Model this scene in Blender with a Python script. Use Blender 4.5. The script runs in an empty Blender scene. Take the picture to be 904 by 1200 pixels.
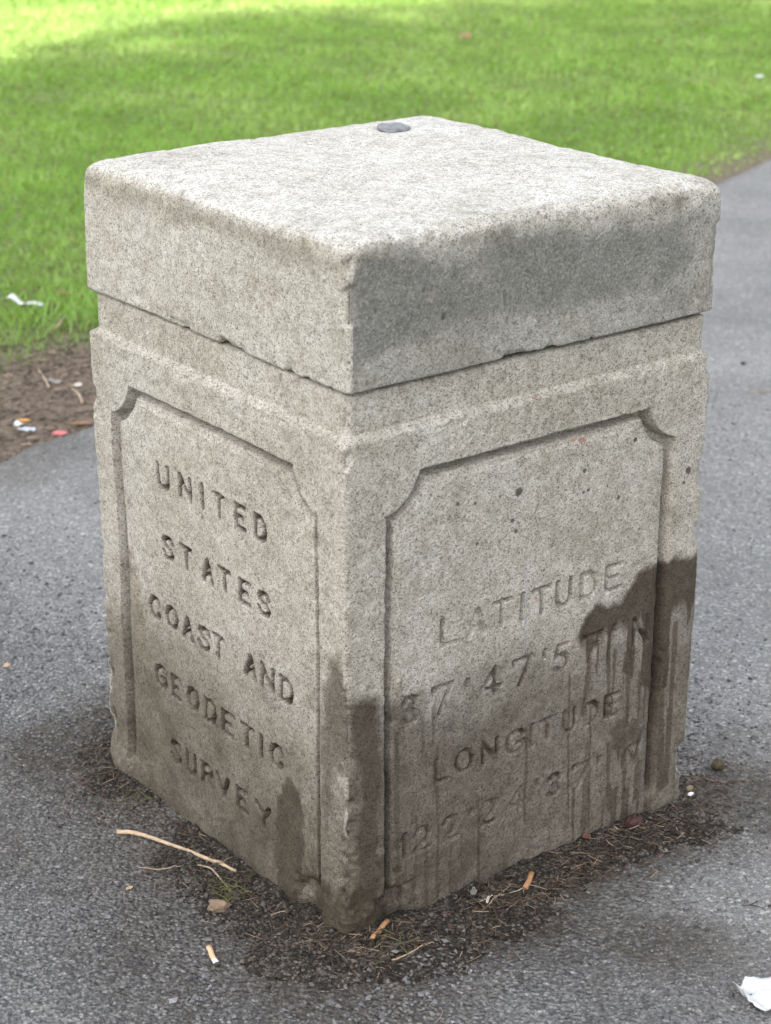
import bpy, math, random
import numpy as np
from mathutils import Vector, Matrix

rng = np.random.default_rng(7)
random.seed(7)
SC = bpy.context.scene
COL = SC.collection

# ------------------------------------------------------------------ camera, sky, sun, exposure
CAM = np.array([-1.67619, -2.15146, 1.53750])
c_r = Vector((0.79297193, -0.60923824, 0.00492797))
c_u = Vector((0.21990805, 0.29375226, 0.93024194))
c_f = Vector((0.56818656, 0.73657204, -0.36691369))
cd = bpy.data.cameras.new('camera')
cd.sensor_fit = 'HORIZONTAL'
cd.sensor_width = 36
cd.lens = 90.624
cd.clip_start = 0.05
cd.clip_end = 2000
cd.dof.use_dof = True
cd.dof.focus_distance = 2.75
cd.dof.aperture_fstop = 8.5
cam = bpy.data.objects.new('camera', cd)
COL.objects.link(cam)
m3 = Matrix((c_r, c_u, -c_f)).transposed()
cam.matrix_world = Matrix.Translation(Vector(CAM)) @ m3.to_4x4()
SC.camera = cam

SUN_EL = math.radians(42)
SUN_AZ = math.radians(248)          # clockwise from +Y
sun_vec = Vector((math.sin(SUN_AZ)*math.cos(SUN_EL), math.cos(SUN_AZ)*math.cos(SUN_EL), math.sin(SUN_EL)))
W = bpy.data.worlds.new('World')
SC.world = W
W.use_nodes = True
wn = W.node_tree
bg = wn.nodes['Background']
sky = wn.nodes.new('ShaderNodeTexSky')
sky.sky_type = 'NISHITA'
sky.sun_disc = False
sky.sun_elevation = SUN_EL
sky.sun_rotation = SUN_AZ
sky.air_density = 1.0
sky.dust_density = 1.6
sky.ozone_density = 0.6
hs = wn.nodes.new('ShaderNodeHueSaturation')
hs.inputs['Saturation'].default_value = 0.20
wn.links.new(sky.outputs[0], hs.inputs['Color'])
wn.links.new(hs.outputs[0], bg.inputs[0])
bg.inputs[1].default_value = 0.13
sl = bpy.data.lights.new('sun', 'SUN')
sl.energy = 3.6
sl.angle = math.radians(0.53)
sl.color = (1.0, 0.94, 0.84)
sun = bpy.data.objects.new('sun', sl)
COL.objects.link(sun)
sun.rotation_euler = sun_vec.to_track_quat('Z', 'Y').to_euler()
sun.location = (0, -10, 20)

vs = SC.view_settings
vs.view_transform = 'Standard'
vs.look = 'None'
vs.gamma = 1
vs.exposure = 2.3
SC.cycles.use_denoising = True
SC.cycles.max_bounces = 4
SC.cycles.use_adaptive_sampling = True
SC.cycles.adaptive_threshold = 0.02

# ------------------------------------------------------------------ helpers
def vnoise(p, seed=0):
    """value noise, p (N,3) -> 0..1"""
    ip = np.floor(p).astype(np.int64)
    f = p - ip
    f = f*f*(3-2*f)
    out = np.zeros(len(p))
    for dx in (0, 1):
        wx = f[:, 0] if dx else 1-f[:, 0]
        for dy in (0, 1):
            wy = f[:, 1] if dy else 1-f[:, 1]
            for dz in (0, 1):
                wz = f[:, 2] if dz else 1-f[:, 2]
                h = ((ip[:, 0]+dx)*374761393 + (ip[:, 1]+dy)*668265263 + (ip[:, 2]+dz)*1274126177 + seed*974711) & 0xffffffff
                h = ((h ^ (h >> 13))*1274126177) & 0xffffffff
                h = ((h ^ (h >> 16))*2246822519) & 0xffffffff
                h = h ^ (h >> 15)
                out += wx*wy*wz*((h & 0xffffff)/float(0x1000000))
    return out

def fbm(p, freq, octv=3, seed=0, gain=0.5):
    a, t, s = 1.0, 0.0, 0.0
    for i in range(octv):
        t = t + a*vnoise(p*freq*(2.03**i) + 17.3*i, seed+i)
        s += a
        a *= gain
    return t/s

def sstep(a, b, x):
    t = np.clip((x-a)/(b-a), 0, 1)
    return t*t*(3-2*t)

def poly_sdf(poly, x, y):
    """signed distance, negative inside"""
    P = np.array(poly)
    d = np.full(x.shape, 1e9)
    ins = np.zeros(x.shape, bool)
    n = len(P)
    for i in range(n):
        a, b = P[i], P[(i+1) % n]
        e = b-a
        t = np.clip(((x-a[0])*e[0]+(y-a[1])*e[1])/(e@e+1e-12), 0, 1)
        d = np.minimum(d, np.hypot(x-a[0]-t*e[0], y-a[1]-t*e[1]))
        c = (a[1] > y) != (b[1] > y)
        with np.errstate(divide='ignore', invalid='ignore'):
            xi = a[0]+(y-a[1])*(e[0])/(e[1] if e[1] != 0 else 1e-12)
        ins ^= c & (x < xi)
    return np.where(ins, -d, d)

def seg_dist(lines, x, y):
    d = np.full(x.shape, 1e9)
    for ln in lines:
        for (ax, ay), (bx, by) in zip(ln[:-1], ln[1:]):
            ex, ey = bx-ax, by-ay
            t = np.clip(((x-ax)*ex+(y-ay)*ey)/(ex*ex+ey*ey+1e-12), 0, 1)
            thin = .0009 if abs(ey) < .45*abs(ex) else 0.0      # level strokes are cut finer
            d = np.minimum(d, np.hypot(x-ax-t*ex, y-ay-t*ey)+thin)
    return d

def raw_mesh(name, V, F, mat, smooth=True):
    """V (N,3), F (M,3|4) int array or a list of such arrays"""
    me = bpy.data.meshes.new(name)
    Fs = F if isinstance(F, list) else [F]
    V = np.asarray(V, dtype=np.float32)
    me.vertices.add(len(V))
    me.vertices.foreach_set('co', V.ravel())
    tot = np.concatenate([np.full(len(f), f.shape[1], np.int32) for f in Fs])
    idx = np.concatenate([f.ravel() for f in Fs]).astype(np.int32)
    st = np.concatenate([[0], np.cumsum(tot)[:-1]]).astype(np.int32)
    me.loops.add(len(idx))
    me.loops.foreach_set('vertex_index', idx)
    me.polygons.add(len(tot))
    me.polygons.foreach_set('loop_start', st)
    me.polygons.foreach_set('loop_total', tot)
    me.update(calc_edges=True)
    me.polygons.foreach_set('use_smooth', np.full(len(tot), smooth, dtype=bool))
    if mat: me.materials.append(mat)
    return me

def set_attr(me, name, arr):
    arr = np.asarray(arr, dtype=np.float32)
    if arr.ndim == 1:
        a = me.attributes.new(name, 'FLOAT', 'POINT')
        a.data.foreach_set('value', arr)
    else:
        if arr.shape[1] == 3: arr = np.concatenate([arr, np.ones((len(arr), 1), np.float32)], 1)
        a = me.attributes.new(name, 'FLOAT_COLOR', 'POINT')
        a.data.foreach_set('color', arr.ravel())

def obj(name, me, parent=None, loc=(0, 0, 0), rot=(0, 0, 0)):
    o = bpy.data.objects.new(name, me)
    COL.objects.link(o)
    o.location = loc
    o.rotation_euler = rot
    if parent: o.parent = parent
    return o

def tag(o, label=None, cat=None, group=None, kind=None):
    if label: o['label'] = label
    if cat: o['category'] = cat
    if group: o['group'] = group
    if kind: o['kind'] = kind
    return o

def empty(name, loc=(0, 0, 0), rz=0):
    o = obj(name, None, None, loc, (0, 0, rz))
    o.empty_display_size = 0.05
    return o

# ---- materials
class MT:
    def __init__(s, name):
        s.m = bpy.data.materials.new(name)
        s.m.use_nodes = True
        s.t = s.m.node_tree
        s.b = s.t.nodes['Principled BSDF']
        s.b.inputs['Roughness'].default_value = 0.85
        s.b.inputs['Specular IOR Level'].default_value = 0.3
        s.co = s.n('ShaderNodeTexCoord').outputs['Object']
    def n(s, t, **k):
        x = s.t.nodes.new(t)
        for a, v in k.items(): setattr(x, a, v)
        return x
    def set(s, sock, v):
        if isinstance(v, bpy.types.NodeSocket): s.t.links.new(v, sock)
        elif isinstance(v, (tuple, list)) and len(v) == 3: sock.default_value = (*v, 1)
        else: sock.default_value = v
    def noise(s, scale, detail=3, rough=0.5, co=None, dist=0):
        x = s.n('ShaderNodeTexNoise')
        s.set(x.inputs['Vector'], co or s.co)
        x.inputs['Scale'].default_value = scale
        x.inputs['Detail'].default_value = detail
        x.inputs['Roughness'].default_value = rough
        x.inputs['Distortion'].default_value = dist
        return x.outputs[0]
    def voro(s, scale, feature='F1', out='Distance', rand=1.0, co=None):
        x = s.n('ShaderNodeTexVoronoi', feature=feature)
        s.set(x.inputs['Vector'], co or s.co)
        x.inputs['Scale'].default_value = scale
        x.inputs['Randomness'].default_value = rand
        return x.outputs[out]
    def ramp(s, fac, stops, interp='LINEAR'):
        x = s.n('ShaderNodeValToRGB')
        x.color_ramp.interpolation = interp
        e = x.color_ramp.elements
        while len(e) < len(stops): e.new(0.5)
        for el, (p, c) in zip(e, stops):
            el.position = p
            el.color = (c, c, c, 1) if isinstance(c, (int, float)) else (*c, 1)
        s.set(x.inputs[0], fac)
        return x.outputs[0]
    def mix(s, fac, a, b, mode='MIX'):
        x = s.n('ShaderNodeMix', data_type='RGBA', blend_type=mode)
        s.set(x.inputs[0], fac)
        s.set(x.inputs[6], a)
        s.set(x.inputs[7], b)
        return x.outputs[2]
    def math(s, op, a, b=0.0, clamp=False):
        x = s.n('ShaderNodeMath', operation=op, use_clamp=clamp)
        s.set(x.inputs[0], a)
        s.set(x.inputs[1], b)
        return x.outputs[0]
    def attr(s, name, chan=None):
        x = s.n('ShaderNodeAttribute', attribute_name=name)
        if chan is None: return x.outputs['Color']
        if chan == 'F': return x.outputs['Fac']
        y = s.n('ShaderNodeSeparateColor')
        s.t.links.new(x.outputs['Color'], y.inputs[0])
        return y.outputs[chan]
    def bump(s, h, dist, strength=1.0, nrm=None):
        x = s.n('ShaderNodeBump')
        x.inputs['Strength'].default_value = strength
        x.inputs['Distance'].default_value = dist
        s.set(x.inputs['Height'], h)
        if nrm: s.set(x.inputs['Normal'], nrm)
        return x.outputs[0]
    def out(s, col=None, rough=None, nrm=None):
        if col is not None: s.set(s.b.inputs['Base Color'], col)
        if rough is not None: s.set(s.b.inputs['Roughness'], rough)
        if nrm is not None: s.set(s.b.inputs['Normal'], nrm)
        return s.m

def granite():
    t = MT('granite')
    # grains: random value per crystal
    v = t.voro(600, out='Color')
    sp = t.n('ShaderNodeSeparateColor')
    t.t.links.new(v, sp.inputs[0])
    g = t.ramp(sp.outputs[0], [(0.0, (0.16, 0.155, 0.145)), (0.08, (0.23, 0.222, 0.208)), (0.18, (0.38, 0.367, 0.338)),
                               (0.45, (0.468, 0.460, 0.438)), (0.75, (0.522, 0.515, 0.495)), (0.93, (0.58, 0.573, 0.555)), (1.0, (0.65, 0.645, 0.63))])
    v2 = t.voro(190, out='Color')
    sp2 = t.n('ShaderNodeSeparateColor')
    t.t.links.new(v2, sp2.inputs[0])
    g2 = t.ramp(sp2.outputs[1], [(0.0, 0.74), (0.12, 0.9), (0.4, 0.98), (0.8, 1.02), (1.0, 1.06)])
    g = t.mix(1.0, g, g2, 'MULTIPLY')
    # weather tone, patchy
    big = t.noise(7, 5, 0.6)
    tone = t.ramp(big, [(0.25, (0.80, 0.78, 0.73)), (0.5, (0.97, 0.95, 0.91)), (0.75, (1.06, 1.06, 1.06))])
    g = t.mix(0.9, g, tone, 'MULTIPLY')
    mid = t.noise(45, 4, 0.65)
    g = t.mix(0.9, g, t.ramp(mid, [(0.28, (0.70, 0.68, 0.63)), (0.55, 1.0), (0.8, 1.12)]), 'MULTIPLY')
    # stains and painted shade on the stone: R wet, letters; G soiling, sides; B grey paint
    R = t.attr('stain_shade', 0); G = t.attr('stain_shade', 1); B = t.attr('stain_shade', 2)
    fine = t.noise(160, 3, 0.6)
    gn = t.math('MULTIPLY', G, t.ramp(fine, [(0.25, 0.75), (0.7, 1.1)]), True)
    g = t.mix(gn, g, t.mix(1.0, g, (0.62, 0.565, 0.485), 'MULTIPLY'))
    pn = t.math('MULTIPLY', B, t.ramp(t.noise(230, 3, 0.6), [(0.3, 0.5), (0.6, 0.95)]), True)
    paint = t.mix(t.noise(18, 4, 0.6), (0.105, 0.107, 0.104), (0.165, 0.167, 0.160))
    g = t.mix(pn, g, t.mix(0.45, paint, t.mix(1.0, g, (0.36, 0.365, 0.36), 'MULTIPLY')))
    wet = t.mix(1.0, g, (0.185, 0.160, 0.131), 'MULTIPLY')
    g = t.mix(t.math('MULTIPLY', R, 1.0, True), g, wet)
    k = t.attr('marks', 0); rd = t.attr('marks', 1); bl = t.attr('marks', 2)
    g = t.mix(k, g, (0.03, 0.027, 0.024))
    g = t.mix(rd, g, (0.30, 0.07, 0.05))
    g = t.mix(bl, g, (0.22, 0.24, 0.33))
    h1 = t.noise(420, 3, 0.6)
    h2 = t.noise(110, 4, 0.6)
    hh = t.math('ADD', t.math('MULTIPLY', h1, 0.55), t.math('MULTIPLY', h2, 1.1))
    pit = t.ramp(t.voro(150), [(0.0, 0.0), (0.22, 1.0)])
    hh = t.math('ADD', hh, t.math('MULTIPLY', pit, 0.25))
    nb = t.bump(hh, 0.0009, 0.8)
    ro = t.math('SUBTRACT', 0.88, t.math('MULTIPLY', R, 0.2))
    return t.out(g, ro, nb)

def asphalt_mat():
    t = MT('asphalt')
    v = t.voro(165, out='Color')
    sp = t.n('ShaderNodeSeparateColor')
    t.t.links.new(v, sp.inputs[0])
    base = t.ramp(sp.outputs[0], [(0.0, (0.09, 0.09, 0.09)), (0.5, (0.16, 0.159, 0.157)), (0.82, (0.225, 0.223, 0.219)), (0.95, (0.31, 0.306, 0.30)), (1.0, (0.48, 0.47, 0.46))])
    v2 = t.voro(420, out='Color')
    sp2 = t.n('ShaderNodeSeparateColor')
    t.t.links.new(v2, sp2.inputs[0])
    base = t.mix(0.55, base, t.ramp(sp2.outputs[0], [(0, (0.075, 0.075, 0.075)), (0.6, (0.165, 0.164, 0.163)), (0.93, (0.24, 0.238, 0.235)), (1, (0.5, 0.5, 0.49))]))
    big = t.noise(2.2, 5, 0.6)
    base = t.mix(1.0, base, t.ramp(big, [(0.3, 0.98), (0.5, 1.24), (0.7, 1.42)]), 'MULTIPLY')
    gapc = t.ramp(t.voro(165), [(0.25, 1.08), (0.62, 0.5)])
    base = t.mix(t.math('MULTIPLY', t.attr('coarse', 'F'), 0.85, True), base, t.mix(1.0, base, gapc, 'MULTIPLY'))
    dirt = t.attr('dirt', 'F')
    dn = t.math('MULTIPLY', dirt, t.ramp(t.noise(70, 4, 0.65), [(0.25, 0.6), (0.65, 1.15)]), True)
    base = t.mix(dn, base, t.mix(1.0, base, (0.36, 0.305, 0.25), 'MULTIPLY'))
    h = t.ramp(t.voro(150, 'SMOOTH_F1'), [(0.0, 1.0), (0.75, 0.0)])
    co = t.attr('coarse', 'F')
    amp = t.math('ADD', 0.3, t.math('MULTIPLY', co, 0.9))
    h = t.math('MULTIPLY', h, amp)
    h = t.math('ADD', h, t.math('MULTIPLY', t.noise(330, 3, 0.6), 0.5))
    nb = t.bump(h, 0.0055, 1.0)
    return t.out(base, 0.72, nb)

def simple(name, a, b, scale=60, rough=0.8, bump=0.0, bscale=200):
    t = MT(name)
    c = t.mix(t.ramp(t.noise(scale, 4, 0.6), [(0.3, 0.0), (0.7, 1.0)]), a, b)
    nb = t.bump(t.noise(bscale, 3, 0.6), bump) if bump else None
    return t.out(c, rough, nb)

def soil_mat():
    t = MT('lawn_soil')
    c = t.mix(t.ramp(t.noise(28, 5, 0.65), [(0.3, 0.0), (0.7, 1.0)]), (0.070, 0.050, 0.036), (0.18, 0.138, 0.10))
    c = t.mix(t.ramp(t.noise(170, 3, 0.6), [(0.45, 0.0), (0.7, 0.8)]), c, (0.24, 0.195, 0.155))
    g = t.mix(t.noise(9, 6, 0.7), (0.10, 0.17, 0.04), (0.18, 0.26, 0.07))
    c = t.mix(t.attr('grass', 'F'), c, g)
    nb = t.bump(t.noise(60, 6, 0.7), 0.012, 0.9)
    return t.out(c, 0.95, nb)

def attr_mat(name, rough=0.8, translucent=0.0, bump=0):
    t = MT(name)
    c = t.attr('tint')
    if bump:
        c = t.mix(0.6, c, t.ramp(t.noise(400, 2, 0.6), [(0.3, 0.55), (0.7, 1.3)]), 'MULTIPLY')
    t.out(c, rough, t.bump(t.noise(500, 2), 0.0006) if bump else None)
    if translucent:
        tr = t.n('ShaderNodeBsdfTranslucent')
        t.set(tr.inputs[0], t.mix(1.0, c, (1.0, 1.05, 0.5), 'MULTIPLY'))
        mx = t.n('ShaderNodeMixShader')
        mx.inputs[0].default_value = translucent
        t.t.links.new(t.b.outputs[0], mx.inputs[1])
        t.t.links.new(tr.outputs[0], mx.inputs[2])
        t.t.links.new(mx.outputs[0], t.t.nodes['Material Output'].inputs[0])
    return t.m

def litter_soil():
    t = MT('soil_litter')
    sp = t.n('ShaderNodeSeparateColor')
    t.t.links.new(t.voro(210, out='Color'), sp.inputs[0])
    c = t.ramp(sp.outputs[0], [(0.0, (0.030, 0.026, 0.022)), (0.5, (0.075, 0.065, 0.055)), (0.85, (0.13, 0.115, 0.098)), (1.0, (0.24, 0.22, 0.195))])
    c = t.mix(1.0, c, t.ramp(t.voro(210), [(0.2, 1.1), (0.6, 0.4)]), 'MULTIPLY')
    c = t.mix(0.9, c, t.ramp(t.noise(26, 4, 0.6), [(0.3, (0.7, 0.62, 0.52)), (0.6, (1.05, 1.03, 1.0))]), 'MULTIPLY')
    h = t.math('ADD', t.ramp(t.voro(190), [(0.0, 1.0), (0.7, 0.0)]), t.noise(420, 3, 0.6))
    return t.out(c, 0.95, t.bump(h, 0.006, 1.0))

M = {
    'granite': granite(), 'asphalt': asphalt_mat(), 'soil': soil_mat(),
    'grass': attr_mat('grass_blades', 0.6, 0.48), 'chips': attr_mat('stone_chips', 0.8, 0, 1),
    'needles': attr_mat('dry_needles', 0.8), 'leaf': attr_mat('tree_leaves', 0.6),
    'bark': simple('bark', (0.06, 0.045, 0.035), (0.16, 0.13, 0.10), 14, 0.9, 0.02, 30),
    'dirt': litter_soil(),
    'stick': simple('peeled_stick', (0.33, 0.235, 0.15), (0.52, 0.40, 0.28), 90, 0.7, 0.0012, 260),
    'twig': simple('dry_twig', (0.22, 0.165, 0.11), (0.40, 0.32, 0.23), 120, 0.8, 0.001, 300),
    'paper': simple('white_paper', (0.50, 0.51, 0.52), (0.64, 0.65, 0.66), 40, 0.8, 0.0008, 120),
    'filter_tan': simple('filter_tan', (0.55, 0.36, 0.21), (0.66, 0.47, 0.31), 300, 0.7),
    'filter_orange': simple('filter_orange', (0.33, 0.17, 0.08), (0.46, 0.26, 0.13), 300, 0.7),
    'cig_paper': simple('cigarette_paper', (0.6, 0.58, 0.55), (0.78, 0.77, 0.75), 300, 0.8),
    'ash': simple('ash', (0.05, 0.045, 0.04), (0.12, 0.11, 0.10), 300, 0.9),
    'stone_brown': simple('brown_stone', (0.045, 0.034, 0.022), (0.11, 0.082, 0.05), 60, 0.8, 0.004, 90),
    'stone_tan': simple('tan_stone', (0.17, 0.12, 0.08), (0.29, 0.215, 0.15), 60, 0.8, 0.002, 150),
    'red_lump': simple('red_brown_skin', (0.022, 0.010, 0.009), (0.085, 0.040, 0.034), 130, 0.5, 0.006, 150),
    'red_leaf': simple('red_leaf', (0.09, 0.04, 0.028), (0.17, 0.08, 0.055), 90, 0.7),
    'pale_leaf': simple('pale_leaf', (0.42, 0.38, 0.30), (0.58, 0.54, 0.45), 90, 0.7),
    'tan_leaf': simple('tan_leaf', (0.36, 0.25, 0.15), (0.50, 0.37, 0.24), 90, 0.7),
    'grey_leaf': simple('grey_leaf', (0.16, 0.15, 0.135), (0.26, 0.245, 0.22), 90, 0.7),
    'brown_leaf': simple('brown_leaf', (0.17, 0.09, 0.045), (0.30, 0.17, 0.09), 50, 0.7),
    'plastic_orange': simple('plastic_orange', (0.42, 0.20, 0.05), (0.55, 0.28, 0.08), 60, 0.5),
    'plastic_pink': simple('plastic_pink', (0.50, 0.13, 0.14), (0.62, 0.22, 0.22), 60, 0.5),
    'plastic_blue': simple('plastic_pale_blue', (0.38, 0.41, 0.46), (0.50, 0.53, 0.58), 60, 0.5),
    'gum': simple('black_spot', (0.02, 0.02, 0.021), (0.035, 0.035, 0.036), 60, 0.6),
    'lead': simple('dull_metal', (0.13, 0.132, 0.14), (0.24, 0.243, 0.25), 80, 0.45, 0.0008, 200),
    'green_sheet': simple('far_grass', (0.05, 0.10, 0.02), (0.10, 0.17, 0.035), 3, 0.9),
}
M['lead'].node_tree.nodes['Principled BSDF'].inputs['Metallic'].default_value = 0.5

# ------------------------------------------------------------------ the setting: ground, asphalt path, lawn soil
EDGE0 = np.array([0.0, 1.66])
ET = np.array([1.0, 0.33]); ET /= np.linalg.norm(ET)
EN = np.array([-ET[1], ET[0]])
def tn_to_xy(t, n): return EDGE0[0]+t*ET[0]+n*EN[0], EDGE0[1]+t*ET[1]+n*EN[1]
def xy_to_tn(x, y): return (x-EDGE0[0])*ET[0]+(y-EDGE0[1])*ET[1], (x-EDGE0[0])*EN[0]+(y-EDGE0[1])*EN[1]
def edge_jit(t):
    p = np.stack([t, 0*t, 0*t], -1)
    return (fbm(p, 6, 3, 41)-0.5)*0.06 + (fbm(p, 0.8, 2, 42)-0.5)*0.10

def axis(fine0, fine1, step, lo, hi, grow=1.25):
    a = list(np.arange(fine0, fine1+1e-9, step))
    s, x = step, a[-1]
    while x < hi:
        s *= grow; x = min(hi, x+s); a.append(x)
    s, x = step, a[0]
    pre = []
    while x > lo:
        s *= grow; x = max(lo, x-s); pre.append(x)
    return np.array(pre[::-1]+a)

def grid_faces(nr, nc):
    i = np.arange(nr-1)[:, None]*nc+np.arange(nc-1)[None, :]
    return np.stack([i, i+1, i+nc+1, i+nc], -1).reshape(-1, 4)

def ground_h(x, y):
    """surface of the asphalt"""
    p = np.stack([x, y, 0*x], -1)
    return (fbm(p, 3.0, 3, 51)-0.5)*0.012 + (fbm(p, 40, 2, 55)-0.5)*0.0035

HX, HY = 0.329, 0.3205
def base_dist(x, y):
    """distance outside the footprint of the marker"""
    dx = np.maximum(np.abs(x)-HX, 0); dy = np.maximum(np.abs(y)-HY, 0)
    return np.hypot(dx, dy)

# asphalt
ts = axis(-2.0, 2.2, 0.011, -60, 60)
ns = np.concatenate([axis(-2.75, -0.3, 0.011, -9, -0.02, 1.12)[:-1], [-0.012, 0.0]])
T, N_ = np.meshgrid(ts, ns)
T = T.ravel(); N_ = N_.ravel()
near = sstep(-0.5, 0.0, N_)
Nj = N_+edge_jit(T)*near
X, Y = tn_to_xy(T, Nj)
Z = ground_h(X, Y)*sstep(12, 6, np.hypot(X, Y))
Z = np.where(N_ > -0.001, Z-0.05, Z)
V = np.stack([X, Y, Z], -1)
me = raw_mesh('asphalt_path', V, grid_faces(len(ns), len(ts)), M['asphalt'])
bd = base_dist(X, Y)
nz = fbm(V*[1, 1, 0], 5.0, 4, 61)
side = sstep(0.15, -0.25, X+Y*0.35)             # more soil on the left side of the stone
dirt = sstep(0.22+0.2*side, 0.02, bd+(nz-0.5)*0.42)*.9
streak = sstep(0.10, 0.0, np.abs((X-0.05)*0.77+(Y+0.62)*0.64)+(nz-0.5)*0.12)*sstep(0.62, 0.3, bd)*0.35*sstep(-0.35, -0.1, X)
edged = sstep(0.25, 0.0, -Nj+(nz-0.5)*0.3)*0.5*sstep(3.2, 0.8, X)
patch = 0.6*sstep(0.14, 0.05, np.hypot(X+0.33, (Y-0.44)*1.0)+(nz-0.5)*0.1)
set_attr(me, 'dirt', np.clip(dirt+streak+edged+patch, 0, 1))
coarse = np.clip(sstep(1.1, 0.3, bd+(nz-0.5)*0.6)*sstep(0.5, -0.6, Y*0.9-X*0.9-0.9+0*X)+sstep(0.1, -0.2, X*0.9+Y*0.2), 0, 1)
coarse = np.clip(0.25+0.75*sstep(0.15, -0.3, X+0.1*Y)+0.5*sstep(0.3, 0.05, bd), 0, 1)
set_attr(me, 'coarse', coarse)
tag(obj('asphalt_path', me), 'worn grey asphalt path under the stone marker', kind='structure')

# lawn soil beyond the path edge
def soil_width(t):
    p = np.stack([t, 0*t, 0*t], -1)
    return 0.42*sstep(2.6, 1.0, t) + 0.03 + (fbm(p, 2.5, 3, 71)-0.5)*0.25*sstep(4.4, 1.0, t) + (fbm(p, 3.0, 2, 72)-0.5)*0.05
def grass_cover(x, y):
    t, n = xy_to_tn(x, y)
    p = np.stack([x, y, 0*x], -1)
    nn = fbm(p, 5.0, 3, 73)-0.5
    return sstep(-0.10, 0.38, n - soil_width(t) + nn*0.35*sstep(4, 1, t))
ts = axis(-1.0, 5.5, 0.03, -60, 60)
ns = axis(-0.06, 1.4, 0.02, -0.12, 60)
T, N_ = np.meshgrid(ts, ns)
T = T.ravel(); N_ = N_.ravel()
X, Y = tn_to_xy(T, N_)
def soil_h(x, y):
    p = np.stack([x, y, 0*x], -1)
    t, n = xy_to_tn(x, y)
    return -0.012 + 0.02*sstep(0, 1.2, n) + (fbm(p, 1.2, 2, 75)-0.5)*0.03*sstep(0.1, 1, n) + (fbm(p, 14, 3, 76)-0.5)*0.022
Z = soil_h(X, Y)
me = raw_mesh('lawn', np.stack([X, Y, Z], -1), grid_faces(len(ns), len(ts)), M['soil'])
set_attr(me, 'grass', grass_cover(X, Y)*0.75)
tag(obj('lawn', me), 'lawn ground with a bare earth verge along the path', kind='structure')

V = np.array([[-600, -600, -0.12], [600, -600, -0.12], [600, 600, -0.12], [-600, 600, -0.12]], float)
tag(obj('ground', raw_mesh('ground', V, np.array([[0, 1, 2, 3]]), M['green_sheet'], False)), 'flat park ground reaching the horizon', kind='structure')

# ------------------------------------------------------------------ the stone marker
GLYPH = {
 'U': [[(0, 1), (0, .3), (.1, .08), (.3, 0), (.7, 0), (.9, .08), (1, .3), (1, 1)]],
 'N': [[(0, 0), (0, 1), (1, 0), (1, 1)]], 'I': [[(.5, 0), (.5, 1)]],
 'T': [[(0, 1), (1, 1)], [(.5, 1), (.5, 0)]],
 'E': [[(1, 1), (0, 1), (0, 0), (1, 0)], [(0, .52), (.75, .52)]],
 'D': [[(0, 0), (0, 1), (.55, 1), (.9, .82), (1, .5), (.9, .18), (.55, 0), (0, 0)]],
 'S': [[(.97, .78), (.85, .95), (.5, 1), (.15, .93), (.04, .75), (.2, .58), (.75, .44), (.97, .26), (.85, .06), (.5, 0), (.15, .05), (.02, .24)]],
 'A': [[(0, 0), (.5, 1), (1, 0)], [(.2, .36), (.8, .36)]],
 'C': [[(1, .76), (.85, .95), (.5, 1), (.15, .88), (0, .5), (.15, .12), (.5, 0), (.85, .05), (1, .24)]],
 'O': [[(.5, 1), (.15, .88), (0, .5), (.15, .12), (.5, 0), (.85, .12), (1, .5), (.85, .88), (.5, 1)]],
 'G': [[(1, .78), (.85, .95), (.5, 1), (.15, .88), (0, .5), (.15, .12), (.5, 0), (.85, .05), (1, .2), (1, .45), (.6, .45)]],
 'R': [[(0, 0), (0, 1), (.7, 1), (.97, .88), (.97, .65), (.7, .5), (0, .5)], [(.55, .5), (1, 0)]],
 'V': [[(0, 1), (.5, 0), (1, 1)]], 'Y': [[(0, 1), (.5, .5), (1, 1)], [(.5, .5), (.5, 0)]],
 'L': [[(0, 1), (0, 0), (1, 0)]], 'W': [[(0, 1), (.25, 0), (.5, .9), (.75, 0), (1, 1)]],
 '1': [[(.2, .8), (.5, 1), (.5, 0)]],
 '2': [[(.03, .74), (.2, .95), (.5, 1), (.85, .92), (.97, .7), (.8, .45), (0, 0), (1, 0)]],
 '3': [[(.03, .82), (.25, .98), (.6, 1), (.92, .88), (.92, .65), (.6, .53), (.35, .53)], [(.6, .53), (.95, .4), (.97, .15), (.6, 0), (.25, .02), (.02, .18)]],
 '4': [[(.7, 0), (.7, 1), (0, .3), (1, .3)]],
 '5': [[(.95, 1), (.18, 1), (.08, .55), (.5, .64), (.88, .52), (.98, .28), (.8, .05), (.4, 0), (.03, .14)]],
 '7': [[(0, .88), (0, 1), (1, 1), (.35, 0)]],
 '.': [[(.5, .8), (.5, .86)]], "'": [[(.5, 1), (.4, .78)]],
}
# (char, s0, s1) on the face, metres from the face's centre line; baseline and height per line
LEFT_LINES = [
 ('UNITED', 0.535, .036, [('U', -.143, -.113), ('N', -.085, -.054), ('I', -.03, -.02), ('T', .003, .034), ('E', .059, .086), ('D', .109, .137)]),
 ('STATES', 0.424, .036, [('S', -.139, -.111), ('T', -.09, -.059), ('A', -.032, -.004), ('T', .011, .042), ('E', .064, .091), ('S', .11, .138)]),
 ('COAST AND', 0.312, .036, [('C', -.185, -.156), ('O', -.138, -.106), ('A', -.092, -.063), ('S', -.048, -.018), ('T', -.010, .020), ('A', .073, .103), ('N', .115, .146), ('D', .162, .193)]),
 ('GEODETIC', 0.200, .036, [('G', -.176, -.144), ('E', -.127, -.103), ('O', -.082, -.05), ('D', -.033, -.003), ('E', .014, .044), ('T', .063, .094), ('I', .11, .12), ('C', .137, .167)]),
 ('SURVEY', 0.088, .036, [('S', -.135, -.107), ('U', -.09, -.063), ('R', -.045, -.018), ('V', -.005, .027), ('E', .048, .076), ('Y', .1, .134)]),
]
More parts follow.
